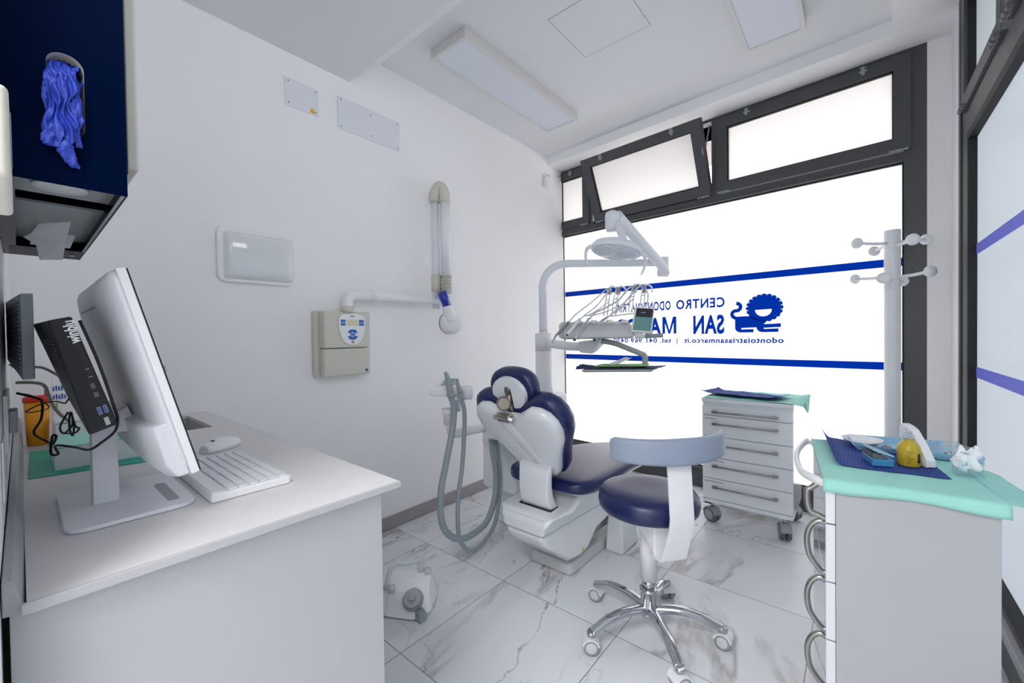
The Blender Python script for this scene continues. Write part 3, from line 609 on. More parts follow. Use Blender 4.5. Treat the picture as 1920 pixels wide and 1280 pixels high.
o = gl.build('nitrile_glove', 'glove_blue', loc=(0.04, 0.8, 1.5), sub=1)
tag(o, 'crumpled blue nitrile gloves hanging out of the navy dispenser slot', 'gloves')
pt = thing('paper_towel', 'folded white paper towel hanging from the bottom of the navy dispenser', 'paper towel', (0.05, 1.3, DZ))
MB().sheet(lambda u, v: (0.026 + 0.058 * u - 0.006 * v, 1.335 - 0.05 * (1 - v) + 0.012 * math.sin(u * 5) * (1 - v), DZ + 0.022 - 0.022 * v), 8, 6).build('top_fold', 'paper_white', pt, solid=0.0006)
MB().add([(0.022, 1.16, 1.444), (0.034, 1.15, 1.455), (0.058, 1.14, 1.453), (0.069, 1.13, 1.438), (0.067, 1.24, 1.415), (0.068, 1.36, 1.393), (0.034, 1.38, 1.391), (0.028, 1.3, 1.412), (0.011, 1.3, 1.424), (0.021, 1.25, 1.425), (0.03, 1.2, 1.436), (0.019, 1.18, 1.439)],
         [(0, 1, 2, 10, 11), (2, 3, 4, 9, 10), (4, 5, 6, 7), (4, 7, 8, 9)]).build('front_fold', 'paper_white', pt, solid=0.0006)

# grey slatted box further along the wall
t = thing('wall_screen', 'grey flat slatted box fixed to the wall behind the mini computer', 'wall device', (-0.01, 1.2, 1.18))
MB().hexa([(-0.0175, 1.06, 1.155), (0.0175, 1.055, 1.152), (0.0175, 1.09, 1.150), (-0.0170, 1.45, 1.165)], [(-0.0175, 1.06, 1.288), (0.0175, 1.055, 1.290), (0.0175, 1.09, 1.292), (-0.0170, 1.45, 1.302)])
bx = MB().hexa([(-0.016, 1.45, 1.172), (0.0035, 1.052, 1.148), (0.0175, 1.052, 1.149), (0.0175, 1.43, 1.149)], [(-0.016, 1.45, 1.30), (0.0035, 1.052, 1.290), (0.0175, 1.052, 1.291), (0.0175, 1.43, 1.291)])
bx.build('casing', 'mid_grey', t, bevel=0.0015)
ribs = MB()
for k in range(18):
    z = 1.160 + k * 0.0070
    p0, p1 = Vector((0.0020, 1.08, z)), Vector((-0.0125, 1.38, z + 0.0022)); nrm = Vector((-1, -0.05, 0)).normalized() * 0.0009
    ribs.hexa([p0 - nrm, p1 - nrm, p1 + nrm, p0 + nrm], [q + Vector((0, 0, .0028)) for q in (p0 - nrm, p1 - nrm, p1 + nrm, p0 + nrm)])
ribs.build('slats', 'grey_plastic', t)
t = thing('power_socket', 'white wall power socket with paper notes taped on it beside the worktop', 'socket', (-0.02, 1.1, 1.0))
MB(T_WL).box(0.0005, 0.006, 1.10, 1.30, 1.02, 1.12).build('socket_plate', 'white_plastic', t, bevel=0.0015)
MB(T_WL).box(0.006, 0.016, 1.14, 1.19, 1.05, 1.09).build('plug', 'grey_plastic', t, bevel=0.002)
MB(T_WL).box(0.0005, 0.002, 0.98, 1.08, 0.97, 1.06).build('paper_note', 'paper_white', t)

# ================================================================ worktop and cabinet
CZ = 0.889
wt = thing('worktop', 'long pale solid worktop with a square sink along the wall', 'worktop', (0.26, 1.5, CZ))
X0, X1, Y0, Y1 = 0.0005, 0.541, 0.781, 2.2685
xs = [X0, 0.13, 0.457, X1]; ys = [Y0, 1.83, 2.187, Y1]; wtm = MB()
grid = {}
def wv(i, j, z): return (xs[i], ys[j], z)
for zz, fl in ((CZ, False), (CZ - 0.012, True)):
    for i in range(3):
        for j in range(3):
            if (i, j) != (1, 1): wtm.add([wv(i, j, zz), wv(i + 1, j, zz), wv(i + 1, j + 1, zz), wv(i, j + 1, zz)], [(0, 1, 2, 3)])
for (i0, j0), (i1, j1) in [((i, 0), (i + 1, 0)) for i in range(3)] + [((i, 3), (i + 1, 3)) for i in range(3)] + [((0, j), (0, j + 1)) for j in range(3)] + [((3, j), (3, j + 1)) for j in range(3)] + [((1, 1), (2, 1)), ((1, 2), (2, 2)), ((1, 1), (1, 2)), ((2, 1), (2, 2))]:
    wtm.add([wv(i0, j0, CZ), wv(i1, j1, CZ), wv(i1, j1, CZ - .012), wv(i0, j0, CZ - .012)], [(0, 1, 2, 3)])
wtm.build('top_slab', 'worktop', wt)
sk = frame_open(0.122, 0.465, 1.822, 2.195, 0.0085, CZ - 0.15, CZ - 0.0125, lambda a, b, d: (a, b, d))
sk.box(0.122, 0.465, 1.822, 2.195, CZ - 0.158, CZ - 0.15); sk.build('sink_basin', 'laminate', wt)
# raised front edge and back upstand
MB().box(-0.004, X1, Y0 - 0.0005, Y0 + 0.0055, CZ - 0.012, CZ + 0.0015).build('front_edge', 'laminate', wt, bevel=0.0015)
MB().hexa([(-0.019, 0.79, CZ - .012), (0.0004, 0.79, CZ - .012), (0.006, 2.26, CZ - .012), (-0.013, 2.26, CZ - .012)], [(-0.019, 0.79, CZ + .03), (-0.010, 0.79, CZ + .03), (0.000, 2.26, CZ + .055), (-0.013, 2.26, CZ + .055)]).build('upstand', 'grey_plastic', wt, bevel=0.002)
cb = thing('base_cabinet', 'plain white cabinet carrying the long worktop', 'cabinet', (0.25, 1.5, 0))
MB().box(-0.0135, 0.5035, 0.800, 0.818, 0.0, CZ - 0.0125).build('side_panel', 'laminate', cb, bevel=0.001)
MB().box(0.4835, 0.5035, 0.819, 2.25, 0.08, CZ - 0.0125).build('front_panel', 'laminate', cb, bevel=0.001)
MB().box(0.44, 0.45, 0.82, 2.25, 0.0, 0.08).build('plinth', 'grey_plastic', cb)

# monitor (tilted; screen looks into the room)
TILT = math.atan2(0.204 - 0.113, 1.329 - 0.977)
mo = thing('computer_monitor', 'white computer monitor seen from behind on its stand', 'monitor', (0.13, 1.12, CZ))
base = MB().prism(rrect(0.042, 0.222, 0.992, 1.262, 0.03, 8), CZ + 0.0005, CZ + 0.0085).build('stand_base', 'cool_plastic', mo, bevel=0.003)
MB().prism(rrect(0.182, 0.2, 1.03, 1.17, 0.006), CZ + 0.0086, CZ + 0.0092).build('base_recess', 'mid_grey', base)
MB().box(0.086, 0.122, 1.115, 1.155, CZ + 0.0085, 1.06).build('stand_post', 'cool_plastic', mo, bevel=0.0015)
TM = Matrix.Translation((0.204, 0.9, 0.977)) @ Matrix.Rotation(-TILT, 4, 'Y')   # local z up the screen, x outwards from the screen
MH = math.hypot(0.091, 0.352)
bz = MB(TM).box(-0.0125, 0.0, 0, 0.535, 0, MH).build('bezel', 'white_plastic', mo, bevel=0.002)
MB(TM).box(0.0, 0.0022, 0.002, 0.533, 0.002, MH - .002).build('screen', 'black_plastic', mo)
def bk(inset, x, zc=0.0): return [tuple(TM @ Vector((x, y, z))) for y, z in rrect(inset, 0.535 - inset, inset * 0.6, MH - inset * 0.55, 0.02 + inset * 0.2, 5)]
MB().loft([bk(0.001, -0.0125), bk(0.006, -0.020), bk(0.03, -0.029), bk(0.075, -0.036)]).build('back_shell', 'cool_plastic', mo)
MB(TM).prism([(-0.0362, 0.16), (-0.0355, 0.155), (-0.029, 0.40), (-0.0362, 0.40)], MH * 0.86, MH * 0.866).build('vent_line', 'dark_grey', mo)
ch = MB(); pr = [(-0.0125, 0.0), (-0.040, 0.002), (-0.055, 0.03), (-0.052, 0.10), (-0.0125, 0.10)]
ch.loft([[tuple(TM @ Vector((x * s_ - (1 - s_) * 0.0125, y, z))) for x, z in pr] for y, s_ in ((0.006, 0.62), (0.03, 0.95), (0.10, 1.0), (0.44, 1.0), (0.50, 0.95), (0.529, 0.62))], smooth=False)
ch.build('lower_shell', 'cool_plastic', mo, bevel=0.004)
MB().hexa([(0.088, 1.112, 1.03), (0.15, 1.09, 1.035), (0.15, 1.165, 1.035), (0.088, 1.158, 1.03)], [(0.088, 1.112, 1.062), (0.135, 1.09, 1.085), (0.135, 1.165, 1.085), (0.088, 1.158, 1.062)]).build('tilt_arm', 'cool_plastic', mo, bevel=0.004)

# mini computer on the monitor's back
pc = thing('mini_computer', 'black mini computer fixed behind the white monitor', 'computer', (0.07, 0.95, 1.05))
f_ = [(0.071, 0.95, 1.058), (0.105, 0.95, 1.071), (0.055, 0.95, 1.25), (0.03, 0.95, 1.243)]
k_ = [(0.058, 1.12, 1.104), (0.1075, 1.12, 1.058), (0.0575, 1.12, 1.252), (0.017, 1.12, 1.242)]
MB().hexa(f_, k_).build('casing', 'black_plastic', pc, bevel=0.003)
P0, P1, P2, P3 = [Vector(p) for p in f_]
def onf(u, v, off=-0.0006):   # u left->right, v bottom->top on the front face
    p = (P0 * (1 - u) + P1 * u) * (1 - v) + (P3 * (1 - u) + P2 * u) * v; return Vector((p.x, p.y + off, p.z))
def quad_on(mb, u0, u1, v0, v1, off=-0.0008, th=0.0006):
    q = [onf(u0, v0, off), onf(u1, v0, off), onf(u1, v1, off), onf(u0, v1, off)]; mb.hexa([p + Vector((0, th, 0)) for p in q], q)
rb = MB()
for k in range(9): quad_on(rb, 0.05 + k * .072, 0.062 + k * .072, 0.04, 0.97, -0.0009)
rb.build('front_ribs', 'black_plastic', pc)
for u in (0.52, 0.74):
    q = MB(); quad_on(q, u, u + .14, 0.135, 0.205, -0.0016); po = q.build('usb_port', 'nickel', pc)
    q = MB(); quad_on(q, u + .025, u + .10, 0.142, 0.198, -0.0024); q.build('port_tongue', 'usb_blue', po)
for v in (0.29, 0.37): q = MB(); quad_on(q, 0.62, 0.78, v, v + 0.045, -0.0014); q.build('display_port', 'dark_grey', pc)
for v in (0.47, 0.54): q = MB(); quad_on(q, 0.68, 0.82, v, v + 0.006, -0.0014); q.build('audio_mark', 'grey_plastic', pc)
q = MB(); quad_on(q, 0.62, 0.78, 0.03, 0.10, -0.0016); q.build('power_button', 'grey_plastic', pc)
xa = (P3 - P0).normalized(); ya = (P0 - P1); ya = (ya - ya.dot(xa) * xa).normalized(); za = xa.cross(ya)
o_ = onf(0.93, 0.775, -0.0016)
text('winblu', 'brand_label', 0.019, 'paper_white', Matrix(((xa.x, ya.x, za.x, o_.x), (xa.y, ya.y, za.y, o_.y), (xa.z, ya.z, za.z, o_.z), (0, 0, 0, 1))), pc, sx=0.72, off=0.0005)
vt = MB(); B3, B0 = Vector(k_[3]), Vector(k_[0])
for k in range(16):
    v = 0.36 + k * 0.03
    a_, b_ = P0.lerp(P3, v), B0.lerp(B3, v); n_ = (b_ - a_).cross(P3 - P0).normalized() * 0.0006
    p, q2 = a_.lerp(b_, 0.2), a_.lerp(b_, 0.72); dz = (P3 - P0).normalized() * 0.0022
    vt.hexa([p - n_, q2 - n_, q2 + n_, p + n_], [p - n_ + dz, q2 - n_ + dz, q2 + n_ + dz, p + n_ + dz])
vt.build('side_vents', 'dark_grey', pc)

# keyboard and mouse
kb = thing('keyboard', 'white keyboard in clear plastic wrap in front of the monitor', 'keyboard', (0.31, 1.13, CZ), 0)
MB().prism(rrect(0.236, 0.384, 0.968, 1.292, 0.006), CZ + 0.0006, CZ + 0.0175).build('case', 'white_plastic', kb, bevel=0.003)
MB().hexa([(0.2375, 0.97, CZ + .0176), (0.264, 0.97, CZ + .0176), (0.264, 1.29, CZ + .0176), (0.2375, 1.29, CZ + .0176)], [(0.2385, 0.972, CZ + .0215), (0.262, 0.972, CZ + .019), (0.262, 1.288, CZ + .019), (0.2385, 1.288, CZ + .0215)]).build('front_strip', 'white_plastic', kb, bevel=0.001)
key = MB().prism(rrect(0.2665, 0.2825, 0.9725, 0.9905, 0.002, 3), CZ + 0.0177, CZ + 0.0212).build('key', 'cool_plastic', kb, bevel=0.0008, seg=2)
for r_ in range(6):
    for c_ in range(15):
        if (r_, c_) == (0, 0): continue
        k2 = key.copy(); C.objects.link(k2); k2.parent = kb; k2.matrix_parent_inverse = key.matrix_parent_inverse.copy(); k2.location = key.location + Vector((r_ * 0.0191, c_ * 0.0211, 0))
ms = thing('computer_mouse', 'white wireless mouse on the worktop behind the keyboard', 'mouse', (0.378, 1.44, CZ))
ma = math.atan2(1.475 - 1.415, 0.438 - 0.325)
def mring(s_):   # s_ 0 front .. 1 tail along local x
    x = -0.055 + 0.11 * s_; w = 0.031 * (math.sin(math.pi * (0.08 + 0.86 * s_)) ** 0.45); h = 0.012 + 0.022 * math.sin(math.pi * (0.15 + 0.72 * s_)) ** 1.2
    c, sn = math.cos(ma), math.sin(ma); out = []
    for q in [math.pi * k / 14 for k in range(15)]:
        yy, z = w * math.cos(q), h * math.sin(q) ** 0.7 if math.sin(q) > 1e-6 else 0.0
        out.append((0.378 + x * c - yy * sn, 1.44 + x * sn + yy * c, CZ + 0.001 + z))
    return out
MB().loft([mring(i / 16) for i in range(17)]).build('shell', 'white_plastic', ms)
MB().cyl((0.352, 1.428, CZ + 0.026), (0.357, 1.4195, CZ + 0.026), 0.006).build('scroll_wheel', 'black_plastic', ms)

# things on the rear of the worktop
tag(MB().prism([(0.008, 1.49), (0.225, 1.44), (0.235, 1.80), (0.015, 1.85)], CZ + 0.0004, CZ + 0.0022).build('silicone_mat', 'teal_mat', loc=(0.1, 1.6, CZ)), 'flat teal mat lying on the worktop behind the monitor', 'mat')
ty = thing('storage_tray', 'frosted white plastic box standing on the teal mat', 'box', (0.15, 1.6, CZ))
frame_open(0.0525, 0.222, 1.52, 1.70, 0.003, CZ + 0.006, CZ + 0.055, lambda a, b, d: (a, b, d)).build('walls', 'white_plastic', ty, bevel=0.001)
MB().box(0.0525, 0.222, 1.52, 1.70, CZ + 0.0024, CZ + 0.006).build('bottom', 'white_plastic', ty)
MB().box(0.051, 0.2235, 1.518, 1.702, CZ + 0.0552, CZ + 0.060).build('lid', 'mint_cloth', ty, bevel=0.001)
sh = thing('sharps_container', 'amber sharps bin with red lid at the back of the worktop', 'sharps bin', (0.035, 2.05, CZ))
MB().lathe([(0.0, 0), (0.022, 0.0), (0.0235, 0.004), (0.0285, 0.135), (0.0, 0.135)], (0.0345, 1.97, CZ + 0.0005), 32, M=None).build('bin', 'amber', sh)
MB().lathe([(0.0, 0.1355), (0.0305, 0.1355), (0.0305, 0.148), (0.024, 0.153), (0.0, 0.154)], (0.0345, 1.97, CZ + 0.0005), 32).build('lid', 'red', sh)
MB().box(0.050, 0.060, 1.955, 1.985, CZ + 0.150, CZ + 0.172).build('lid_latch', 'red', sh, bevel=0.002)
wb = thing('wipes_bag', 'white printed wipes pouch behind the sharps bin', 'pouch', (0.09, 2.15, CZ))
wbm = MB().hexa([(0.068, 2.06, CZ + .0006), (0.125, 2.06, CZ + .0006), (0.125, 2.12, CZ + .0006), (0.068, 2.12, CZ + .0006)], [(0.070, 2.085, CZ + .21), (0.138, 2.085, CZ + .21), (0.138, 2.10, CZ + .21), (0.070, 2.10, CZ + .21)])
wbm.build('pouch', 'paper_white', wb, bevel=0.004)
for i, (s_, mm_) in enumerate((('|||| ||', 'print_blue'), ('||||| |||', 'print_blue'), ('||', 'lime'))):
    z = CZ + 0.155 - i * 0.028; sb = MB()
    for k, chh in enumerate(s_):
        if chh == '|': sb.box(0.0715 + k * .0065, 0.0755 + k * .0065, 2.060 + (z - CZ) / .21 * .025, 2.0615 + (z - CZ) / .21 * .025, z, z + 0.014 + 0.004 * (k % 2))
    sb.build('printed_marks', mm_, wb)
bxx = thing('lidded_box', 'small white lidded box under the wipes pouch on the worktop', 'box', (0.1, 1.9, CZ))
MB().box(0.066, 0.135, 1.83, 1.96, CZ + .0006, CZ + .075).build('body', 'white_plastic', bxx, bevel=0.003)
MB().box(0.064, 0.137, 1.828, 1.962, CZ + .0755, CZ + .085).build('lid', 'cool_plastic', bxx, bevel=0.003)
tb = thing('spray_bottle', 'small bottle with silver cap standing behind the monitor edge', 'bottle', (0.37, 2.1, CZ))
MB().lathe([(0, 0), (.016, 0), (.017, .003), (.017, .15), (.012, .165), (0, .165)], (0.352, 2.05, CZ + .0006), 24).build('bottle', 'rose', tb)
MB().lathe([(0, .1655), (.0135, .1655), (.0135, .20), (.012, .222), (0, .223)], (0.352, 2.05, CZ + .0006), 24).build('cap', 'chrome', tb)
MB().lathe([(0, .2235), (.0125, .2235), (.0125, .24), (0, .24)], (0.352, 2.05, CZ + .0006), 24).build('cap_tip', 'white_plastic', tb)
tag(MB().tube([(-0.004, 1.25, 1.112), (0.016, 1.25, 1.104), (0.039, 1.3, 1.075), (0.025, 1.25, 1.073), (0.007, 1.2, 1.079), (0.025, 1.2, 1.091), (0.043, 1.15, 1.099), (0.052, 1.1, 1.099), (0.056, 1.08, 1.108)], 0.0013, 8).build('data_cable', 'cable_black', loc=(0.04, 1.2, 1.03)), 'thin black cable looping behind the mini computer', 'cable')
tag(MB().tube([(-0.004, 1.24, 1.113), (0.017, 1.24, 1.102), (0.028, 1.24, 1.093), (0.027, 1.26, 1.056), (0.017, 1.28, 1.026), (0.036, 1.3, 1.001), (0.04, 1.25, 1.001), (0.045, 1.22, 1.022), (0.04, 1.22, 1.024), (0.038, 1.24, 0.987), (0.048, 1.24, 0.984), (0.043, 1.2, 1.008), (0.066, 1.15, 1.008), (0.08, 1.08, 1.012), (0.094, 1.04, 1.03), (0.106, 1, 1.052), (0.106, 0.965, 1.078), (0.1, 0.955, 1.105), (0.084, 0.955, 1.175), (0.064, 0.955, 1.244)], 0.0022, 8, res=5).build('power_cable', 'cable_black', loc=(0.08, 1.2, 1.0)), 'black power cable knotted above the teal mat and running up the mini computer', 'cable')
lp = MB(); lp.tube([(0.059, 1.16, 1.076), (0.048, 1.16, 1.049), (0.053, 1.16, 1.036), (0.064, 1.16, 1.051), (0.063, 1.16, 1.075), (0.066, 1.16, 1.046), (0.064, 1.16, 1.029), (0.06, 1.16, 1.047), (0.062, 1.16, 1.075), (0.068, 1.16, 1.047), (0.073, 1.16, 1.042), (0.067, 1.16, 1.034), (0.051, 1.16, 1.036)], 0.0016, 8)
tag(lp.build('coiled_cable', 'cable_black', loc=(0.06, 1.16, 1.06)), 'small coil of black cable hanging under the mini computer', 'cable')
tag(MB().tube([(-0.003, 1.3, 1.129), (0.017, 1.32, 1.126), (0.034, 1.34, 1.117), (0.041, 1.36, 1.092), (0.048, 1.38, 1.066), (0.06, 1.4, 1.042), (0.073, 1.4, 1.025)], 0.0032, 10).build('grey_cable', 'cable_beige', loc=(0.05, 1.3, 1.1)), 'thick beige cable with a ribbed sleeve above the sharps bin', 'cable')
tag(MB().tube([(0.02, 1.3, 1.159), (0.032, 1.32, 1.156), (0.046, 1.34, 1.145), (0.064, 1.36, 1.125), (0.081, 1.37, 1.089)], 0.0028, 10).build('network_cable', 'cable_beige', loc=(0.05, 1.3, 1.15)), 'beige cable running from the grey wall box behind the mini computer', 'cable')
# ================================================================ casters
def caster(parent, x, y, r, w, yaw, stem_z, hood='white_plastic', tyre='mid_grey', name='caster'):
    c = thing(name, None, None, (x, y, 0)); c.parent = parent; c.matrix_parent_inverse = wm(parent).inverted()
    T = Matrix.Translation((x, y, 0)) @ Matrix.Rotation(yaw, 4, 'Z')
    for s_ in (-1, 1):
        wl = MB(T); y0, y1 = s_ * w * 0.12, s_ * w * 0.5
        P = [(0.55 * r, y0), (0.97 * r, y0), (r, y0 + (y1 - y0) * .25), (r, y0 + (y1 - y0) * .7), (0.93 * r, y1), (0.6 * r, y1), (0.55 * r, y1 * .92), (0.0, y1 * .92)]
        wl.loft([[(r_ * math.cos(q), yy, r + r_ * math.sin(q)) for q in [2 * math.pi * k / 28 for k in range(28)]] for r_, yy in P]); wl.build('wheel', tyre, c)
        hb = MB(T); hb.loft([[(r_ * math.cos(q), yy, r + r_ * math.sin(q)) for q in [2 * math.pi * k / 24 for k in range(24)]] for r_, yy in ((0.68 * r, y1), (0.72 * r, y1 * 1.04), (0.6 * r, y1 * 1.10), (0.0, y1 * 1.12))])
        hb.build('wheel_disc', hood if hood != 'white_plastic' else 'pale_hose', c)
    h = MB(T); pts = []
    prof = [(1.08 * r * math.cos(R(a)), r + 1.08 * r * math.sin(R(a))) for a in range(10, 171, 16)] + [(0.9 * r * math.cos(R(a)), r + 0.9 * r * math.sin(R(a))) for a in range(170, 9, -16)]
    v = [(a, yy, b) for yy in (-w * .5, w * .5) for a, b in prof]; n = len(prof)
    h.add(v, [(i, (i + 1) % n, n + (i + 1) % n, n + i) for i in range(n)] + [(i, i + 1, n - 2 - i, n - 1 - i) for i in range(n // 2 - 1)] + [(n + i + 1, n + i, n + n - 1 - i, n + n - 2 - i) for i in range(n // 2 - 1)])
    h.box(-0.3 * r, 0.3 * r, -w * .1, w * .1, 0.7 * r, 1.9 * r); h.build('hood', hood, c)
    MB(T).cyl((0, 0, 1.8 * r), (0, 0, stem_z), 0.009 if r > .035 else 0.007, n=14).build('stem', 'chrome', c)
    return c
# ================================================================ stool
sx_, sy_ = 1.62, 0.652
st = thing('operator_stool', 'round navy operator stool with curved grey backrest and chrome star base', 'stool', (sx_, sy_, 0))
seat = MB(); 
def seat_ring(r_, z): return [(sx_ + r_ * math.cos(q), sy_ + r_ * math.sin(q), z) for q in [2 * math.pi * k / 48 for k in range(48)]]
seat.loft([seat_ring(r_, z) for r_, z in ((0.165, 0.507), (0.183, 0.509), (0.1925, 0.520), (0.196, 0.540), (0.192, 0.566), (0.180, 0.583), (0.155, 0.592), (0.10, 0.594), (0.04, 0.592), (0.005, 0.5915))])
seat.build('seat', 'navy_vinyl', st)
MB().lathe([(0, 0), (0.15, 0), (0.165, 0.006), (0.165, 0.012), (0, 0.012)], (sx_, sy_, 0.4948), 40).build('seat_plate', 'white_plastic', st)
# under-seat housing that carries the backrest
bd = Vector((-0.62, -0.785, 0)).normalized(); bs = Vector((bd.y, -bd.x, 0)) * -1     # bd: from column to backrest, bs: sideways
cen = Vector((sx_, sy_, 0))
def loc3(a, b, z): p = cen + bd * a + bs * b; return (p.x, p.y, z)
hs = MB(); hs.loft([[loc3(-.05, -.045, z0), loc3(-.05, .045, z0), loc3(.06, .055, z0), loc3(.13, .05, z0 + dz), loc3(.13, -.05, z0 + dz), loc3(.06, -.055, z0)] for z0, dz in ((0.494, 0.0), (0.45, -0.055), (0.43, -0.05))], smooth=False)
hs.build('seat_mechanism', 'white_plastic', st, bevel=0.006)
br = MB(); prof = [(0.065, 0.388), (0.085, 0.374), (0.165, 0.385), (0.175, 0.39), (0.222, 0.52), (0.228, 0.56), (0.212, 0.745), (0.205, 0.755)]
rg_ = []
for i, (a, z) in enumerate(prof):
    wdt = 0.046 if i > 3 else 0.05
    i0, i1 = prof[max(0, i - 1)], prof[min(len(prof) - 1, i + 1)]; dx, dz = i1[0] - i0[0], i1[1] - i0[1]; l = math.hypot(dx, dz); nx_, nz_ = dz / l * 0.006, -dx / l * 0.006
    rg_.append([loc3(a - nx_, -wdt, z - nz_), loc3(a - nx_, wdt, z - nz_), loc3(a + nx_, wdt, z + nz_), loc3(a + nx_, -wdt, z + nz_)])
br.loft(rg_, smooth=False); br.build('back_bracket', 'white_plastic', st, bevel=0.003)
bk_ = MB(); rr = []
NB = 26
for i in range(NB + 1):
    q = R(-72 + 144 * i / NB); rad = 0.262
    cx_, cb = 0.235 - rad * (1 - math.cos(q)) * 0.62, rad * math.sin(q) * 0.915
    e = 1.0 if 0 < i < NB else 0.80
    if i in (0, NB): cb *= 1.0
    tx = Vector((math.cos(q), math.sin(q)));  hh = 0.048 * (1 - 0.10 * abs(i / NB - .5) * 2)
    sec = []
    for (u, v) in rrect(-0.018 * e, 0.018 * e, -hh * e, hh * e, 0.0155 * e, 4):
        sec.append(loc3(cx_ + u * tx.x, cb + 0.012 + u * tx.y * 0.6, 0.797 + v + 0.008 * (abs(i / NB - .5) * 2) ** 2 * 0))
    rr.append(sec)
bk_.loft(rr); bk_.build('backrest', 'back_grey', st, bevel=0.004)
MB().cyl((sx_, sy_, 0.22), (sx_, sy_, 0.4945), 0.033, n=32).build('column_cover', 'white_plastic', st)
MB().lathe([(0, 0.185), (0.026, 0.185), (0.026, 0.2198), (0, 0.2198)], (sx_, sy_, 0), 28).build('gas_spring', 'chrome', st)
MB().lathe([(0, 0.075), (0.034, 0.075), (0.036, 0.085), (0.032, 0.092), (0.032, 0.168), (0.036, 0.174), (0.036, 0.182), (0.028, 0.1848), (0, 0.1848)], (sx_, sy_, 0), 32).build('hub', 'chrome', st)
for a in (5, 78, 151, 223, 292):
    ca, sa = math.cos(R(a)), math.sin(R(a)); px = [(0.018, 0.098), (0.06, 0.108), (0.12, 0.113), (0.19, 0.104), (0.245, 0.083), (0.272, 0.072)]
    lg = MB(); rings = []
    P = smooth_path([(sx_ + r_ * ca, sy_ + r_ * sa, z) for r_, z in px], 5); n = len(P)
    for i, p in enumerate(P):
        t_ = i / (n - 1); wd = 0.021 - 0.004 * t_ + 0.003 * (t_ > .93); hh = 0.016 - 0.003 * t_
        rings.append([(p.x - sa * wd * math.cos(q), p.y + ca * wd * math.cos(q), p.z + hh * math.sin(q) - (0.004 if math.sin(q) < 0 else 0)) for q in [2 * math.pi * k / 16 for k in range(16)]])
    lg.loft(rings); lg.cyl((sx_ + .272 * ca, sy_ + .272 * sa, 0.061), (sx_ + .272 * ca, sy_ + .272 * sa, 0.078), 0.0155, n=20); lg.build('leg', 'chrome', st)
    caster(st, sx_ + .272 * ca, sy_ + .272 * sa, 0.030, 0.055, R(a + (40, 15, -30, 100, 160)[(5, 78, 151, 223, 292).index(a)]), 0.0615, tyre='mid_grey')

# ================================================================ drawer cart
dc = thing('drawer_cart', 'white five-drawer dental cart on grey casters below the window lettering', 'cart', (3.0, 0.52, 0))
cx0, cx1, cy0, cy1 = 2.815, 3.225, 0.282, 0.766
MB().box(cx0 + 0.001, cx1, cy0, cy1, 0.135, 0.772).build('body', 'gloss_white', dc, bevel=0.002)
MB().box(cx0 - 0.016, cx1 + 0.004, cy0 - 0.003, cy1 + 0.003, 0.7723, 0.797).build('top', 'gloss_white', dc, bevel=0.002)
zs = [0.752, 0.690, 0.557, 0.424, 0.291, 0.160]
for i in range(5):
    z1, z0 = zs[i], zs[i + 1]
    dr = MB().box(cx0 - 0.0165, cx0 + 0.0005, cy0 + 0.001, cy1 - 0.001, z0 + 0.0018, z1 - 0.0018).build('drawer', 'gloss_white', dc, bevel=0.0015)
    hz = z1 - 0.038 if i == 0 else z1 - 0.050; hd = MB()
    hd.cyl((cx0 - 0.038, cy0 + 0.075, hz), (cx0 - 0.038, cy1 - 0.065, hz), 0.0055, n=14)
    for y in (cy0 + 0.085, cy1 - 0.075): hd.box(cx0 - 0.042, cx0 - 0.0166, y - 0.014, y + 0.014, hz - 0.006, hz + 0.006)
    hd.build('handle', 'brushed', dr)
for z, n_ in ((0.668, 5), (0.272, 6)):
    lb = MB()
MB().box(cx0 - 0.0172, cx0 - 0.0166, 0.690, 0.755, 0.668, 0.671).build('drawer_label', 'ink', dc)
MB().box(cx0 - 0.0172, cx0 - 0.0166, 0.640, 0.757, 0.271, 0.274).build('drawer_label', 'ink', dc)
MB().box(cx0 - 0.0172, cx0 - 0.0166, 0.640, 0.757, 0.404, 0.407).build('drawer_label', 'ink', dc)
MB().box(cx0 - 0.0168, cx0 + 0.0005, cy0, cy1, 0.135, 0.1585).build('lower_rail', 'gloss_white', dc, bevel=0.0015)
for x, y, a in ((2.845, 0.722, 60), (2.845, 0.330, 20), (3.175, 0.325, 70), (3.175, 0.722, 75)):
    caster(dc, x, y, 0.0475, 0.055, R(a), 0.136, hood='dark_grey' if False else 'mid_grey', tyre='dark_grey')
MB().box(cx0 - 0.016, cx0 + 0.02, 0.715, 0.757, 0.126, 0.1345).build('brake_tab', 'black_plastic', dc)
def drape(x0, x1, y0, y1, z, amp, over, seed, hang=None):
    def fn(u, v):
        x, y = x0 + (x1 - x0) * u, y0 + (y1 - y0) * v
        return (x, y, z + abs(crumple((x * 9, y * 9, seed), 1.0, amp)) + 0.0006)
    return fn
ov_ = MB()
def mint1(u, v):
    x = 2.802 + (3.25 - 2.802) * u; y = 0.762 + (0.195 - 0.762) * v; z = 0.7982 + abs(crumple((x * 7, y * 7, 2), 1.0, 0.006))
    if y < 0.277:
        k = 0.277 - y; z = 0.799 - k * (0.55 + 0.7 * math.sin(x * 17)) * (0.6 + .4 * u); y = 0.277 - k * .55
    return (x, y, max(z, 0.70))
tag(MB().sheet(mint1, 30, 40).build('paper_cloth', 'mint_cloth', loc=(3.0, .5, .8), solid=0.0008), 'thin mint green paper cover on the five-drawer cart', 'cloth')
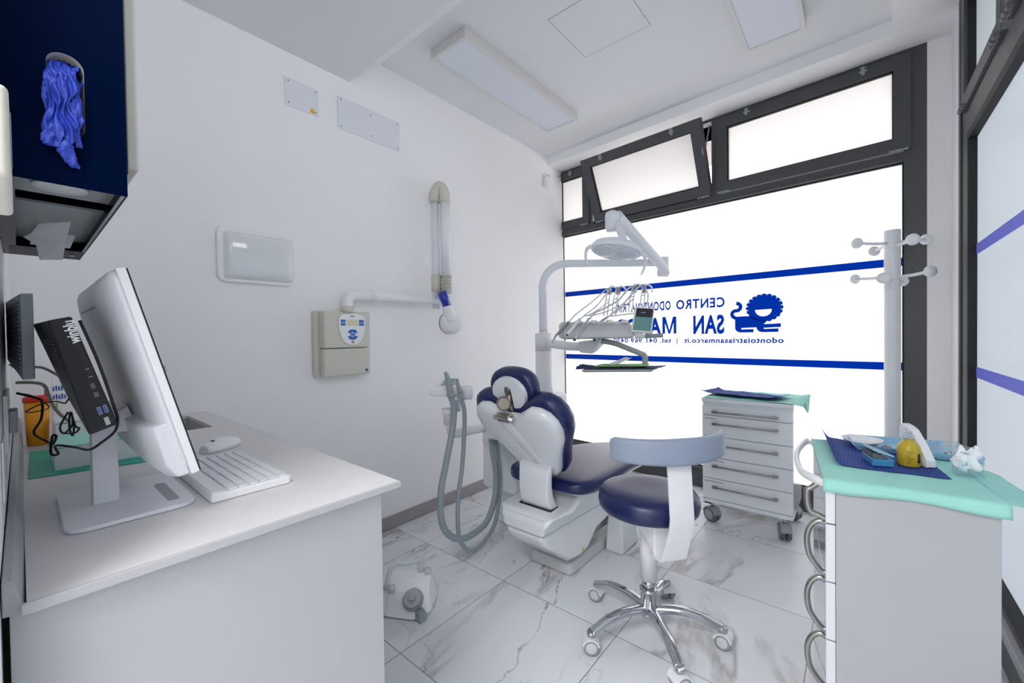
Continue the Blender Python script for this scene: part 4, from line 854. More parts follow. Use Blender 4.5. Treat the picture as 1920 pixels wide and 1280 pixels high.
def bib1(u, v):
    c, s_ = math.cos(R(-12)), math.sin(R(-12)); a, b = (u - .5) * 0.25, (v - .5) * 0.45
    x, y = 2.985 + a * c - b * s_, 0.56 + a * s_ + b * c; e = max(0, abs(v - .5) * 2 - .75) / .25
    return (x, y, 0.8075 + abs(crumple((u * 3, v * 4, 8), 1.2, 0.008)) + e * e * 0.016 + (0.012 * max(0, .2 - u) / .2))
tag(MB().sheet(bib1, 20, 30).build('dental_bib', 'navy_vinyl' if False else 'bib_blue', loc=(3.0, .5, .81), solid=0.001), 'creased blue paper bib on top of the five-drawer cart', 'napkin') if 'bib_blue' in MAT else None
# ================================================================ dental chair
dch = thing('dental_chair', 'navy and white dental chair seen from behind its headrest', 'dental chair', (1.95, 1.22, 0))
def xz_prism(poly, y0, y1, name, m, par, bevel=0.01, seg=4, taper=None):
    mb = MB(); n = len(poly)
    if taper is None: taper = lambda x, z, s: 0.0
    v = [(x, y0 + taper(x, z, -1), z) for x, z in poly] + [(x, y1 - taper(x, z, 1), z) for x, z in poly]
    mb.add(v, [tuple(range(n)), tuple(range(n, 2 * n))[::-1]] + [(i, n + i, n + (i + 1) % n, (i + 1) % n) for i in range(n)])
    return mb.build(name, m, par, bevel=bevel, seg=seg)
MB().prism(rrect(1.745, 2.30, 1.10, 1.36, 0.03), 0.0005, 0.062).build('floor_plate', 'base_grey', dch, bevel=0.012, seg=4)
MB().prism(rrect(1.84, 2.12, 1.14, 1.32, 0.04), 0.0625, 0.20).build('lift_column', 'base_grey', dch, bevel=0.01)
MB().prism([(1.9, 1.125), (2.23, 1.125), (2.23, 1.14), (1.9, 1.14)], 0.10, 0.21).build('lift_arm', 'mid_grey', dch, bevel=0.01)
tp = lambda x, z, s: 0.03 * max(0, (0.30 - z) / .2) + (0.05 if x < 1.55 else 0)
xz_prism([(1.50, 0.285), (1.53, 0.235), (1.70, 0.105), (1.80, 0.088), (1.88, 0.10), (1.95, 0.18), (2.30, 0.235), (2.38, 0.285)], 1.045, 1.375, 'lower_cover', 'gloss_white', dch, bevel=0.022, taper=tp)
xz_prism([(1.495, 0.29), (2.375, 0.29), (2.36, 0.40), (2.0, 0.425), (1.78, 0.42), (1.66, 0.385), (1.53, 0.375), (1.50, 0.35)], 1.04, 1.38, 'upper_cover', 'gloss_white', dch, bevel=0.025, taper=lambda x, z, s: (0.05 if x < 1.52 else 0) + (0.01 if z > .4 else 0))
MB().add([(1.806, 1.071, 0.115), (1.828, 1.0715, 0.115), (1.817, 1.065, 0.140)], [(0, 1, 2)]).build('warning_sticker', 'warning', dch, solid=0.001)
# cable duct box on the floor beside the base
MB().hexa([(2.09, 0.985, 0.0005), (2.30, 0.985, 0.0005), (2.30, 1.09, 0.0005), (2.09, 1.09, 0.0005)], [(2.125, 1.005, 0.235), (2.29, 1.005, 0.235), (2.29, 1.09, 0.235), (2.125, 1.09, 0.235)]).build('junction_box', 'gloss_white', dch, bevel=0.012, seg=4)
# seat cushion: sections along x with rounded profile
def cushion(path, name, par, m='navy_vinyl', shell=False):
    rings = []
    for (x, z, hw, th) in path:
        sec = []
        for k in range(36):
            q = 2 * math.pi * k / 36; c_, s_ = math.cos(q), math.sin(q)
            yy = hw * math.copysign(abs(c_) ** 0.28, c_); zz = th * math.copysign(abs(s_) ** 0.55, s_)
            dish = -0.018 * (1 - (yy / hw) ** 2) if s_ > 0.2 else 0.0
            sec.append((x, 1.22 + yy, z + zz + dish))
        rings.append(sec)
    return MB().loft(rings).build(name, m, par, sub=1)
cushion([(1.655, .475, .14, .006), (1.665, .475, .18, .024), (1.69, .478, .222, .036), (1.73, .480, .248, .040), (1.80, .482, .262, .041), (1.98, .480, .262, .040), (2.14, .478, .250, .038), (2.26, .470, .235, .036), (2.42, .455, .22, .034),
         (2.62, .425, .205, .032), (2.84, .385, .195, .030), (2.93, .366, .18, .024), (2.945, .362, .15, .006)], 'seat_cushion', dch)
sp = MB(); rings = []
for (x, z, hw, th) in [(1.72, .432, .17, .006), (1.74, .430, .20, .014), (1.80, .430, .235, .018), (2.1, .430, .232, .018), (2.3, .412, .205, .018), (2.6, .378, .175, .016), (2.88, .326, .165, .014), (2.9, .322, .14, .005)]:
    rings.append([(x, 1.22 + hw * math.copysign(abs(math.cos(q)) ** .4, math.cos(q)), z + th * math.sin(q)) for q in [2 * math.pi * k / 24 for k in range(24)]])
sp.loft(rings).build('seat_shell', 'gloss_white', dch)
# backrest: plane through (1.75, z .5) leaning back; y across, s up the plane
BO = Vector((1.75, 1.22, 0.5)); BU = Vector((-0.585, 0, 0.811)); BN = Vector((-0.811, 0, -0.585))
def bp(y, s_, d=0.0): return tuple(BO + Vector((0, y, 0)) + BU * s_ + BN * d)
half = [(0.0, .452), (.035, .452), (.075, .476), (.125, .507), (.175, .505), (.215, .482), (.238, .44), (.242, .385), (.228, .325), (.197, .265), (.172, .215), (.148, .155), (.128, .10), (.105, .068), (.06, .055), (0.0, .052)]
outl = half + [(-y, s_) for y, s_ in half[-2:0:-1]]
def scaled(k, kc=(0, .28), dx=0.0): return [(kc[0] + (y - kc[0]) * k + dx, kc[1] + (s_ - kc[1]) * k) for y, s_ in outl]
sh_ = MB()
sh_.loft([[bp(y, s_, d) for y, s_ in scaled(k)] for k, d in ((0.98, 0.012), (1.0, 0.022), (0.985, 0.045), (0.95, 0.056), (0.80, 0.062), (0.4, 0.066), (0.05, 0.067))])
sh_.build('back_shell', 'gloss_white', dch)
rib_ = MB(); rib_.add([bp(.075, .44, .0655), bp(.005, .45, .0665), bp(-.085, .075, .0635), bp(-.035, .075, .064), bp(.065, .43, .0705), bp(.015, .44, .0715), bp(-.078, .085, .0685), bp(-.042, .085, .069)],
    [(0, 1, 2, 3), (7, 6, 5, 4), (0, 4, 5, 1), (1, 5, 6, 2), (2, 6, 7, 3), (3, 7, 4, 0)])
rib_.build('back_ridge', 'gloss_white', dch, bevel=0.002)
cu_ = MB()
cu_.loft([[bp(y, s_, d) for y, s_ in scaled(k, (0, .26))] for k, d in ((1.00, 0.018), (1.065, 0.010), (1.10, -0.010), (1.105, -0.035), (1.07, -0.060), (0.98, -0.074), (0.8, -0.076), (0.4, -0.062), (0.05, -0.058))])
cu_.build('back_cushion', 'navy_vinyl', dch)
# curved stem carrying the backrest
sm_ = MB(); rings = []
for x, z, hw, tk in [(1.60, .585, .09, .022), (1.60, .54, .088, .028), (1.60, .48, .086, .032), (1.61, .43, .086, .034), (1.632, .385, .088, .034), (1.665, .350, .09, .030), (1.70, .325, .09, .02)]:
    dirx = Vector((0.9, 0, 0.35)).normalized() if z > .42 else Vector((0.75, 0, 0.65)).normalized()
    rings.append([(x + dirx.x * u, 1.20 + v, z + dirx.z * u) for u, v in rrect(-tk, tk * 0.6, -hw, hw, 0.012, 4)])
sm_.loft(rings).build('back_stem', 'gloss_white', dch)
MB().box(1.585, 1.70, 1.105, 1.295, 0.372, 0.3845).build('stem_slot', 'black_plastic', dch)
# headrest
HO = Vector((1.485, 1.245, 0.95)); HU = Vector((-0.28, 0, 0.96)).normalized(); HN = Vector((-HU.z, 0, HU.x))     # HN points back towards the camera side
def hp(y, s_, d): return tuple(HO + Vector((0, y, 0)) + HU * s_ + HN * d)
def hell(ky, ks, d, n=40, pe=0.8): return [hp(ky * math.copysign(abs(math.cos(q)) ** pe, math.cos(q)), ks * math.copysign(abs(math.sin(q)) ** pe, math.sin(q)), d) for q in [2 * math.pi * k / n for k in range(n)]]
MB().loft([hell(.108, .082, .012), hell(.126, .100, .008), hell(.135, .110, -.012), hell(.135, .110, -.040), hell(.120, .097, -.066), hell(.08, .065, -.076), hell(.01, .01, -.074)]).build('head_cushion', 'navy_vinyl', dch)
# white horseshoe plate behind the head cushion, open at the bottom
hs_ = []
for q in range(-55, 236, 10): hs_.append((.100 * math.cos(R(q)), .083 * math.sin(R(q)) - 0.002))
inner = [(.020, -.066), (.020, 0.022), (.012, 0.034), (-.012, 0.034), (-.020, 0.022), (-.020, -.066)]
pl_ = [p for p in hs_ if True]; poly = pl_ + [(-.022, -.075), (-.020, 0.022), (-.010, 0.034), (.010, 0.034), (.020, 0.022), (.022, -.075)]
v = [hp(y, s_, .014) for y, s_ in poly] + [hp(y * .96, s_ * .96, .034) for y, s_ in poly]; n = len(poly)
import bmesh as _bm
def poly_solid(p0, p1, name, m, par, bevel=0.004):
    bm = _bm.new(); a = [bm.verts.new(p) for p in p0]; b = [bm.verts.new(p) for p in p1]; n = len(a)
    ea = [bm.edges.new((a[i], a[(i + 1) % n])) for i in range(n)]; eb = [bm.edges.new((b[i], b[(i + 1) % n])) for i in range(n)]
    _bm.ops.triangle_fill(bm, edges=ea); _bm.ops.triangle_fill(bm, edges=eb)
    for i in range(n): bm.faces.new((a[i], a[(i + 1) % n], b[(i + 1) % n], b[i]))
    _bm.ops.recalc_face_normals(bm, faces=bm.faces); me = bpy.data.meshes.new(name); bm.to_mesh(me); bm.free()
    return mesh_part(me, name, m, par, bevel)
poly_solid(v[:n], v[n:], 'head_plate', 'gloss_white', dch, 0.005)
hm = MB(); hm.cyl(hp(0, .005, .02), hp(0, -.06, .045), 0.014); hm.cyl(hp(0, .018, .018), hp(0, .018, .04), 0.014); hm.build('head_link', 'nickel', dch)
kn = MB(); c0, c1 = Vector(hp(0.012, -.045, .055)), Vector(hp(0.012, -.045, .085)); 
a1, a2 = Vector((-0.70, -0.70, 0.05)).normalized(), None
k0 = Vector(hp(.03, -.045, .045)); kn.cyl(k0, k0 + a1 * .030, .034, .032, 36); kn.cyl(k0 + a1 * .030, k0 + a1 * .033, .030, .026, 36); kn.build('head_knob', 'nickel', dch)
MB().tube([hp(0, -.05, .03), hp(-.004, -.09, .03), (1.535, 1.215, .845), bp(.02, .44, .045)], .015, 14, res=4).build('head_rod', 'nickel', dch)
MB().hexa([bp(.08, .435, .055), bp(-.02, .435, .055), bp(-.02, .475, .050), bp(.08, .475, .050)], [bp(.065, .445, .084), bp(-.005, .445, .084), bp(-.005, .475, .074), bp(.065, .475, .074)]).build('head_mount', 'nickel', dch, bevel=0.005)
MB().cyl(bp(-.03, .458, .070), bp(.085, .458, .070), .011).build('mount_axle', 'chrome', dch)

# ================================================================ dental unit with column, lamp, instruments
du = thing('dental_unit', 'white dental unit with lamp arm, instrument console and suction hoses beside the chair', 'dental unit', (2.37, 1.70, 0))
CXU, CYU = 2.372, 1.697
MB().prism(rrect(1.99, 2.52, 1.56, 1.83, 0.04), 0.0005, 0.26).build('unit_foot', 'gloss_white', du, bevel=0.01)
MB().prism(rrect(1.86, 2.52, 1.545, 1.84, 0.06), 0.262, 0.70).build('unit_body', 'gloss_white', du, bevel=0.02)
MB().prism(rrect(2.12, 2.52, 1.56, 1.83, 0.09), 0.702, 0.80).build('unit_top', 'gloss_white', du, bevel=0.03)
MB().lathe([(0.0, -.075), (.035, -.075), (.06, -.055), (.100, -.012), (.118, .004), (.120, .008), (.112, .008), (.085, -.012), (.04, -.045), (0.0, -.05)], (1.80, 1.60, .872), 40).build('spittoon_bowl', 'gloss_white', du)
MB().cyl((1.80, 1.60, .70), (1.80, 1.60, .798), .035).build('bowl_neck', 'gloss_white', du)
MB().prism(rrect(1.72, 1.90, 1.555, 1.66, 0.03), 0.62, 0.7015).build('bowl_bracket', 'gloss_white', du, bevel=0.01)
MB().lathe([(0, .80), (.060, .80), (.060, .93), (.058, .933), (.058, 1.10), (0, 1.10)], (CXU, CYU, 0), 40).build('column', 'white_plastic', du)
MB().lathe([(0, 1.101), (.0585, 1.101), (.0585, 1.216), (.054, 1.222), (.032, 1.224), (.032, 1.235), (0, 1.235)], (CXU, CYU, 0), 40).build('column_head', 'white_plastic', du)
L0 = Vector((CXU, CYU, 1.705)); L1 = Vector((2.96, 1.065, 1.715)); ld_ = (L1 - L0).normalized()
up_ = Vector((0, 0, 1))
MB().tube([(CXU, CYU, 1.236), (CXU, CYU, 1.35), (CXU, CYU, 1.50), (CXU, CYU, 1.56), tuple(L0 + ld_ * .025 - up_ * .075), tuple(L0 + ld_ * .075 - up_ * .025), tuple(L0 + ld_ * .15 + up_ * .0), tuple(L0 + ld_ * .3 + up_ * .003), tuple(L1 - ld_ * .25), tuple(L1)], lambda t: .030 - .004 * t, 24, res=6).build('lamp_pole', 'cool_plastic', du)
pj_ = MB()
MB().cyl(L1 - up_ * .048, L1 + up_ * .036, .040, n=32).build('arm_pivot', 'cool_plastic', du, bevel=0.004)
EL = Vector((2.45, 1.173, 1.957)); S0 = L1 - up_ * .052 + Vector((-.02, -.02, 0))
MB().tube([tuple(S0), tuple(S0.lerp(EL, .1)), tuple(S0.lerp(EL, .5)), tuple(S0.lerp(EL, .9)), tuple(EL)], lambda t: .038 + .012 * t, 24, res=5, flat=.8).build('spring_arm', 'cool_plastic', du)
MB().cyl(L1 - up_ * .075 + Vector((-.0, -.03, 0)), L1 - up_ * .075 + Vector((-.05, .01, 0)), .030).build('arm_hinge', 'cool_plastic', du, bevel=0.003)
MB().lathe([(0, -.07), (.036, -.07), (.038, -.06), (.044, -.045), (.046, .02), (.040, .045), (.02, .056), (0, .058)], tuple(Vector((2.413, 1.184, 1.928))), 32).build('elbow_housing', 'cool_plastic', du)
MB().tube([(2.428, 1.166, 1.928), (2.391, 1.131, 1.871), (2.359, 1.089, 1.784), (2.319, 1.058, 1.703)], .023, 20).build('lamp_fork', 'cool_plastic', du)
# lamp head
lh = Vector((2.259, 1.083, 1.704)); la = Vector((0.642, -0.767, -0.16)).normalized(); lb_ = Vector((-0.70, -0.60, -0.0)).normalized(); lc_ = la.cross(lb_).normalized()
if lc_.z < 0: lc_ = -lc_
lc_ = (lc_ - lb_ * 0.50).normalized(); lb_ = lc_.cross(la).normalized()
def lp_(a, b, c): return tuple(lh + la * a + lb_ * b + lc_ * c)
def lring(k, c, kb=1.0): return [lp_(.150 * k * math.cos(q), .078 * k * kb * math.sin(q), c) for q in [2 * math.pi * i / 40 for i in range(40)]]
hd_ = MB().loft([lring(.93, -.020), lring(1.0, -.012), lring(1.0, .006), lring(.9, .030), lring(.7, .046), lring(.35, .056), lring(.03, .058)]).build('lamp_head', 'cool_plastic', du)
for dx in (-.068, .062):
    ml = MB(); ml.loft([[lp_(dx + .056 * k * math.cos(q), .052 * k * math.sin(q), c) for q in [2 * math.pi * i / 28 for i in range(28)]] for k, c in ((1.0, -.0205), (1.0, -.026), (.9, -.028), (.3, -.036), (.02, -.037))]); ml.build('reflector', 'lens', hd_)
for s_ in (-1, 1):
    MB().tube([lp_(s_ * .148, .0, .0), lp_(s_ * .170, .01, -.015), lp_(s_ * .176, .02, -.05), lp_(s_ * .168, .028, -.095), lp_(s_ * .155, .03, -.128)], lambda t: .014 - .008 * t, 14, flat=.8).build('grip', 'cool_plastic', hd_)

# instrument arm and console
AZ = 1.155
MB().tube([(CXU, CYU, 1.16), (2.378, 1.52, 1.136), (2.354, 1.362, 1.131)], .032, 20, res=4, flat=.8).build('console_arm', 'white_plastic', du)
MB().hexa([(2.315, 1.376, 1.094), (2.297, 1.273, 1.086), (2.35, 1.272, 1.097), (2.408, 1.39, 1.1)], [(2.31, 1.384, 1.166), (2.319, 1.218, 1.182), (2.408, 1.205, 1.181), (2.405, 1.395, 1.171)]).build('arm_block', 'white_plastic', du, bevel=0.012)
ca = Vector((0.642, -0.767, 0)); cf = Vector((-0.767, -0.642, 0))
co = Vector((2.292, 1.189, 1.225))
def cp_(a, b, c): return tuple(co + ca * a + cf * b + Vector((0, 0, c)))
csec = [(-.10, -.036), (.105, -.042), (.118, -.032), (.108, .006), (.05, .048), (-.03, .064), (-.10, .054)]
cons = MB(); n_ = 9
cons.loft([[cp_(-.262 + w_, b * k, c * k) for b, c in csec] for w_, k in ((0, .86), (.008, .98), (.02, 1.0), (.40, 1.0), (.412, .99))], smooth=False)
cons.build('console', 'base_grey', du, bevel=0.006)
for i in range(4):
    a_ = -.16 + i * .092
    MB().lathe([(0, 0), (.020, 0), (.024, .012), (.018, .022), (0, .024)], cp_(a_, .045, .048), 20).build('holder', 'white_plastic', du)
MB().hexa([cp_(.152, -.10, -.036), cp_(.152, .115, -.030), cp_(.215, .09, -.030), cp_(.25, -.10, -.03)], [cp_(.152, -.10, .044), cp_(.152, .108, .018), cp_(.225, .08, .05), cp_(.26, -.10, .06)]).build('console_end', 'gloss_white', du, bevel=0.008)
MB().cyl(cp_(.16, .1, -.032), cp_(.215, .11, -.030), .013, n=20).build('handle_collar', 'white_plastic', du)
MB().cyl(cp_(.215, .11, -.030), cp_(.315, .12, -.026), .0125, n=20).build('console_handle', 'mid_grey', du)
# display
dq = [Vector(p) for p in ((2.246, 0.994, 1.225), (2.302, 0.895, 1.214), (2.376, 0.904, 1.359), (2.322, 1, 1.368))]
dn = (dq[1] - dq[0]).cross(dq[3] - dq[0]).normalized()
if dn.dot(cf) < 0: dn = -dn
MB().hexa([q - dn * .018 for q in dq], dq).build('display_case', 'white_plastic', du, bevel=0.004)
def dqp(u, v, o=.0012): return (dq[0] * (1 - u) + dq[1] * u) * (1 - v) + (dq[3] * (1 - u) + dq[2] * u) * v + dn * o
disp = None
for nm, m_, r_ in (('display_keypad', 'lcd_teal', (.07, .93, .06, .60)), ('display_screen', 'ink', (.09, .93, .60, .95))):
    u0_, u1_, v0_, v1_ = r_; k_2 = MB().hexa([dqp(u0_, v0_, -.001), dqp(u1_, v0_, -.001), dqp(u1_, v1_, -.001), dqp(u0_, v1_, -.001)], [dqp(u0_, v0_), dqp(u1_, v0_), dqp(u1_, v1_), dqp(u0_, v1_)]).build(nm, m_, du)
    if nm == 'display_keypad':
        for i in range(3):
            for j in range(3):
                u_, v_ = .2 + i * .24, .14 + j * .155
                MB().hexa([dqp(u_, v_, .001), dqp(u_ + .09, v_, .001), dqp(u_ + .09, v_ + .05, .001), dqp(u_, v_ + .05, .001)], [dqp(u_, v_, .002), dqp(u_ + .09, v_, .002), dqp(u_ + .09, v_ + .05, .002), dqp(u_, v_ + .05, .002)]).build('key', 'hose_grey', k_2)
    else:
        for u_ in (.36, .48): MB().hexa([dqp(u_, .76, .001), dqp(u_ + .05, .76, .001), dqp(u_ + .05, .80, .001), dqp(u_, .80, .001)], [dqp(u_, .76, .002), dqp(u_ + .05, .76, .002), dqp(u_ + .05, .80, .002), dqp(u_, .80, .002)]).build('digit', 'paper_white', k_2)
# whip arms rising from the back of the console, hoses over their tips, handpieces lying on the console
whips = [([(2.373, 1.219, 1.326), (2.402, 1.217, 1.428), (2.421, 1.212, 1.496)], 1144), ([(2.389, 1.168, 1.331), (2.416, 1.17, 1.432), (2.438, 1.161, 1.493)], 1160), ([(2.427, 1.077, 1.344), (2.455, 1.077, 1.441), (2.476, 1.069, 1.502)], 1190), ([(2.452, 1.016, 1.358), (2.48, 1.016, 1.448), (2.495, 1.015, 1.495)], 1208)]
side_ = ca * .011
for pts, _ in whips:
    w_ = MB()
    for s_ in (-1, 1): w_.tube([tuple(Vector(p) + side_ * s_) for p in pts], .0045, 8, res=3)
    w_.cyl(Vector(pts[1]) - side_, Vector(pts[1]) + side_, .005, n=8)
    w_.build('whip_arm', 'white_plastic', du)
    MB().hexa([tuple(Vector(pts[2]) + side_ * a + cf * b - up_ * .035) for a, b in ((-1.1, .008), (1.1, .008), (1.1, -.008), (-1.1, -.008))], [tuple(Vector(pts[2]) + side_ * a + cf * b + up_ * .008) for a, b in ((-1.1, .008), (1.1, .008), (1.1, -.008), (-1.1, -.008))]).build('whip_clip', 'nickel', du, bevel=0.002)
    MB().tube([tuple(Vector(pts[2]) + up_ * .012), tuple(Vector(pts[2]) + up_ * .018 + ca * .02), tuple(Vector(pts[2]) + ca * .045 + up_ * .003), tuple(Vector(pts[2]) + ca * .048 - up_ * .03)], .008, 12, flat=.6).build('whip_cap', 'white_plastic', du)
hoses = [
 ([(2.401, 1.22, 1.499), (2.361, 1.236, 1.467), (2.285, 1.263, 1.411), (2.196, 1.306, 1.347), (2.151, 1.327, 1.308), (2.115, 1.339, 1.272)], .0042),
 ([(2.419, 1.199, 1.502), (2.378, 1.216, 1.46), (2.302, 1.243, 1.384), (2.227, 1.268, 1.337), (2.18, 1.293, 1.297)], .0042),
 ([(2.467, 1.064, 1.511), (2.431, 1.091, 1.49), (2.373, 1.127, 1.42), (2.301, 1.181, 1.371), (2.241, 1.221, 1.338), (2.191, 1.233, 1.296)], .0058),
 ([(2.477, 1.021, 1.514), (2.446, 1.042, 1.487), (2.375, 1.094, 1.398), (2.313, 1.135, 1.34), (2.251, 1.146, 1.306)], .0058),
 ([(2.386, 1.206, 1.412), (2.332, 1.222, 1.378), (2.256, 1.266, 1.331), (2.254, 1.299, 1.326), (2.323, 1.247, 1.335), (2.38, 1.149, 1.376), (2.41, 1.145, 1.43)], .0036),
 ([(2.442, 1.061, 1.426), (2.384, 1.098, 1.38), (2.336, 1.139, 1.341), (2.339, 1.165, 1.322), (2.382, 1.115, 1.328), (2.396, 1.036, 1.335)], .0042),
 ([(2.489, 1.006, 1.491), (2.489, 0.989, 1.45), (2.474, 0.99, 1.391), (2.453, 0.999, 1.358)], .0042),
]
for pts, r_ in hoses: MB().tube(pts, r_, 10, res=6).build('instrument_hose', 'pale_hose', du)
hand = [([(2.104, 1.321, 1.284), (2.07, 1.329, 1.259), (2.033, 1.343, 1.221), (2.014, 1.349, 1.209), (1.993, 1.358, 1.172), (1.994, 1.356, 1.16)], lambda t: .0088 if t < .45 else .0088 - .0074 * (t - .45) / .55, 'brushed', 'scaler_handpiece'),
        ([(2.147, 1.27, 1.302), (2.094, 1.271, 1.264), (2.051, 1.274, 1.233), (2.03, 1.283, 1.211)], lambda t: .0085 + .001 * t, 'white_plastic', 'turbine_handpiece'),
        ([(2.164, 1.218, 1.301), (2.116, 1.213, 1.269), (2.069, 1.221, 1.232), (2.05, 1.228, 1.208), (2.04, 1.239, 1.186)], lambda t: .0088 if t < .5 else .006, 'chrome', 'contra_angle_handpiece'),
        ([(2.237, 1.131, 1.312), (2.189, 1.141, 1.292), (2.168, 1.151, 1.283), (2.145, 1.163, 1.28)], lambda t: .0075 if t < .55 else .0032, 'chrome', 'syringe_handpiece')]
for pts, r_, m_, nm in hand: MB().tube(pts, r_, 14, res=6).build(nm, m_, du)
MB().cyl((2.03, 1.283, 1.211), (2.025, 1.287, 1.205), .005, n=12).build('handpiece_tip', 'black_plastic', du)
for p in ((2.064, 1.257, 1.18), (2.139, 1.168, 1.178), (2.171, 1.13, 1.178)): MB().cyl(Vector(p) - up_ * .006, Vector(p) + up_ * .006, .009, n=16).build('green_knob', 'dark_green', du)
# tray arm and tray
TZ = 1.0
MB().tube([(2.338, 1.257, 1.172), (2.365, 1.162, 1.155), (2.38, 1.082, 1.125), (2.393, 1.003, 1.093), (2.391, 0.973, 1.075), (2.39, 0.973, 1.024)], .0165, 16, res=5).build('tray_arm', 'grey_plastic', du)
tc_ = Vector((2.237, 1.094, 1.011)); TZ = tc_.z
def tcp(a, b, c): return tuple(tc_ + ca * a + cf * b + Vector((0, 0, c)))
trv = MB(); q = 0.3
trv.hexa([tcp(-.205, .085, -.010), tcp(.185, .115, -.010), tcp(.285, -.075, -.010), tcp(-.10, -.105, -.010)], [tcp(-.21, .09, .0), tcp(.188, .12, .0), tcp(.29, -.08, .0), tcp(-.105, -.11, .0)])
trv.build('tray', 'base_grey', du, bevel=0.003)
MB().hexa([tcp(-.20, .086, -.014), tcp(.18, .116, -.014), tcp(.185, .106, -.014), tcp(-.195, .078, -.014)], [tcp(-.20, .086, -.0105), tcp(.18, .116, -.0105), tcp(.185, .106, -.0105), tcp(-.195, .078, -.0105)]).build('tray_edge', 'mid_grey', du)
def navy(u, v):
    a0, a1 = Vector((-.26 + .02, .085)), Vector((.20, .13)); b0, b1 = Vector((-.165, -.12)), Vector((.34, -.085))
    p = (a0 * (1 - u) + a1 * u) * (1 - v) + (b0 * (1 - u) + b1 * u) * v
    z = .003 + abs(crumple((u * 4, v * 3, 21), 1.1, .006)) + (.018 * max(0, (.22 - u) / .22) * math.sin(v * 9) ** 2)
    return tcp(p.x, p.y, z)
tag(MB().sheet(navy, 30, 14).build('tray_napkin', 'navy_paper', loc=tcp(0, 0, 0), solid=.001), 'dark blue paper napkin under the green mat on the instrument tray', 'napkin')
gm = MB(); gm.hexa([tcp(-.125, .045, .0135), tcp(.17, .075, .0135), tcp(.225, -.055, .0135), tcp(-.06, -.085, .0135)], [tcp(-.12, .042, .021), tcp(.165, .07, .021), tcp(.22, -.05, .021), tcp(-.055, -.08, .021)])
o = thing('instrument_mat', 'perforated lime green mat on the instrument tray over the chair', 'mat', tcp(0, 0, .013)); gm.build('mat', 'lime', o, bevel=.002)
ho = MB()
for i in range(7):
    u = .02 + i * .022; ho.hexa([tcp(u, .0605 + .002 * i / 2, .0140), tcp(u + .011, .0615 + .002 * i / 2, .0140), tcp(u + .011, .0625 + .002 * i / 2, .0140), tcp(u, .0625 + .002 * i / 2, .0140)], [tcp(u, .0605 + .002 * i / 2, .0200), tcp(u + .011, .0615 + .002 * i / 2, .0200), tcp(u + .011, .0745, .0200), tcp(u, .0735, .0200)])
ho.build('cut_outs', 'paper_white', o)
bag = MB(); bag.sheet(lambda u, v: tcp(-.045 + .135 * u - .02 * v, .06 - .13 * v * .6 - .02 * u, .024 + .052 * max(0, u - .25) ** 1.3 + abs(crumple((u * 4, v * 4, 5), 1.2, .006))), 16, 10)
tag(bag.build('instrument_pouch', 'paper_white', loc=tcp(0, 0, .03), solid=.002), 'white sterile instrument pouch lying curled on the green tray mat', 'pouch')

# suction side: bracket arm, holder, hoses
SY = 1.70
MB().tube([(1.905, 1.70, .655), (1.80, 1.70, .665), (1.65, 1.70, .672), (1.52, 1.70, .678), (1.497, 1.70, .70), (1.492, 1.70, .75)], .026, 20, res=5, flat=.8).build('suction_arm', 'white_plastic', du)
MB().lathe([(0, 0), (.036, 0), (.036, .062), (.034, .064), (.036, .066), (.036, .12), (0, .12)], (1.80, 1.70, .575), 28).build('arm_knuckle', 'white_plastic', du)
MB().lathe([(0, 0), (.032, 0), (.030, .05), (.034, .055), (.040, .062), (.040, .085), (0, .085)], (1.492, 1.70, .735), 28).build('swivel', 'white_plastic', du)
MB().cyl((1.535, 1.695, .80), (1.535, 1.695, .86), .027).build('holder_post', 'lens', du)
hbx = [((1.356, 1.7, 0.905), (1.482, 1.62, 0.888), (1.645, 1.78, 0.875), (1.509, 1.84, 0.887)), ((1.36, 1.7, 0.94), (1.483, 1.62, 0.952), (1.639, 1.78, 0.957), (1.578, 1.84, 0.965))]
MB().hexa(*hbx).build('holder_housing', 'gloss_white', du, bevel=.010, seg=4)
MB().hexa([(1.436, 1.71, 0.937), (1.489, 1.66, 0.952), (1.612, 1.76, 0.96), (1.555, 1.8, 0.966)], [(1.432, 1.705, 0.943), (1.485, 1.655, 0.958), (1.608, 1.755, 0.969), (1.551, 1.795, 0.973)]).build('holder_pad', 'lcd_teal', du)
MB().lathe([(0, 0), (.028, 0), (.034, .008), (.036, .06), (.030, .072), (0, .072)], (1.60, 1.675, .860), 24).build('holder_cup', 'cool_plastic', du)
MB().tube([(1.4, 1.62, 1.026), (1.411, 1.62, 1.006), (1.424, 1.62, 0.958), (1.434, 1.62, 0.921), (1.437, 1.62, 0.899)], lambda t: .0085 + .013 * min(1, t * 1.1), 16).build('suction_tip', 'mid_grey', du)
MB().tube([(1.462, 1.6, 0.989), (1.469, 1.6, 0.955), (1.483, 1.6, 0.917)], lambda t: .007 + .006 * t, 14).build('saliva_tip', 'mid_grey', du)
MB().hexa([(1.456, 1.6, 0.884), (1.501, 1.6, 0.873), (1.539, 1.64, 0.864), (1.492, 1.64, 0.876)], [(1.457, 1.6, 0.912), (1.502, 1.6, 0.909), (1.539, 1.64, 0.902), (1.493, 1.64, 0.904)]).build('tip_valve', 'mid_grey', du, bevel=.004)
MB().tube([(1.437, 1.62, 0.901), (1.455, 1.62, 0.835), (1.445, 1.62, 0.739), (1.408, 1.61, 0.637), (1.369, 1.6, 0.539), (1.334, 1.59, 0.444), (1.323, 1.58, 0.317), (1.351, 1.57, 0.235), (1.426, 1.56, 0.177), (1.533, 1.56, 0.167), (1.654, 1.58, 0.187), (1.735, 1.6, 0.276), (1.773, 1.62, 0.4), (1.77, 1.64, 0.522), (1.784, 1.66, 0.594)], .0165, 18, res=6).build('suction_hose', 'hose_grey', du)
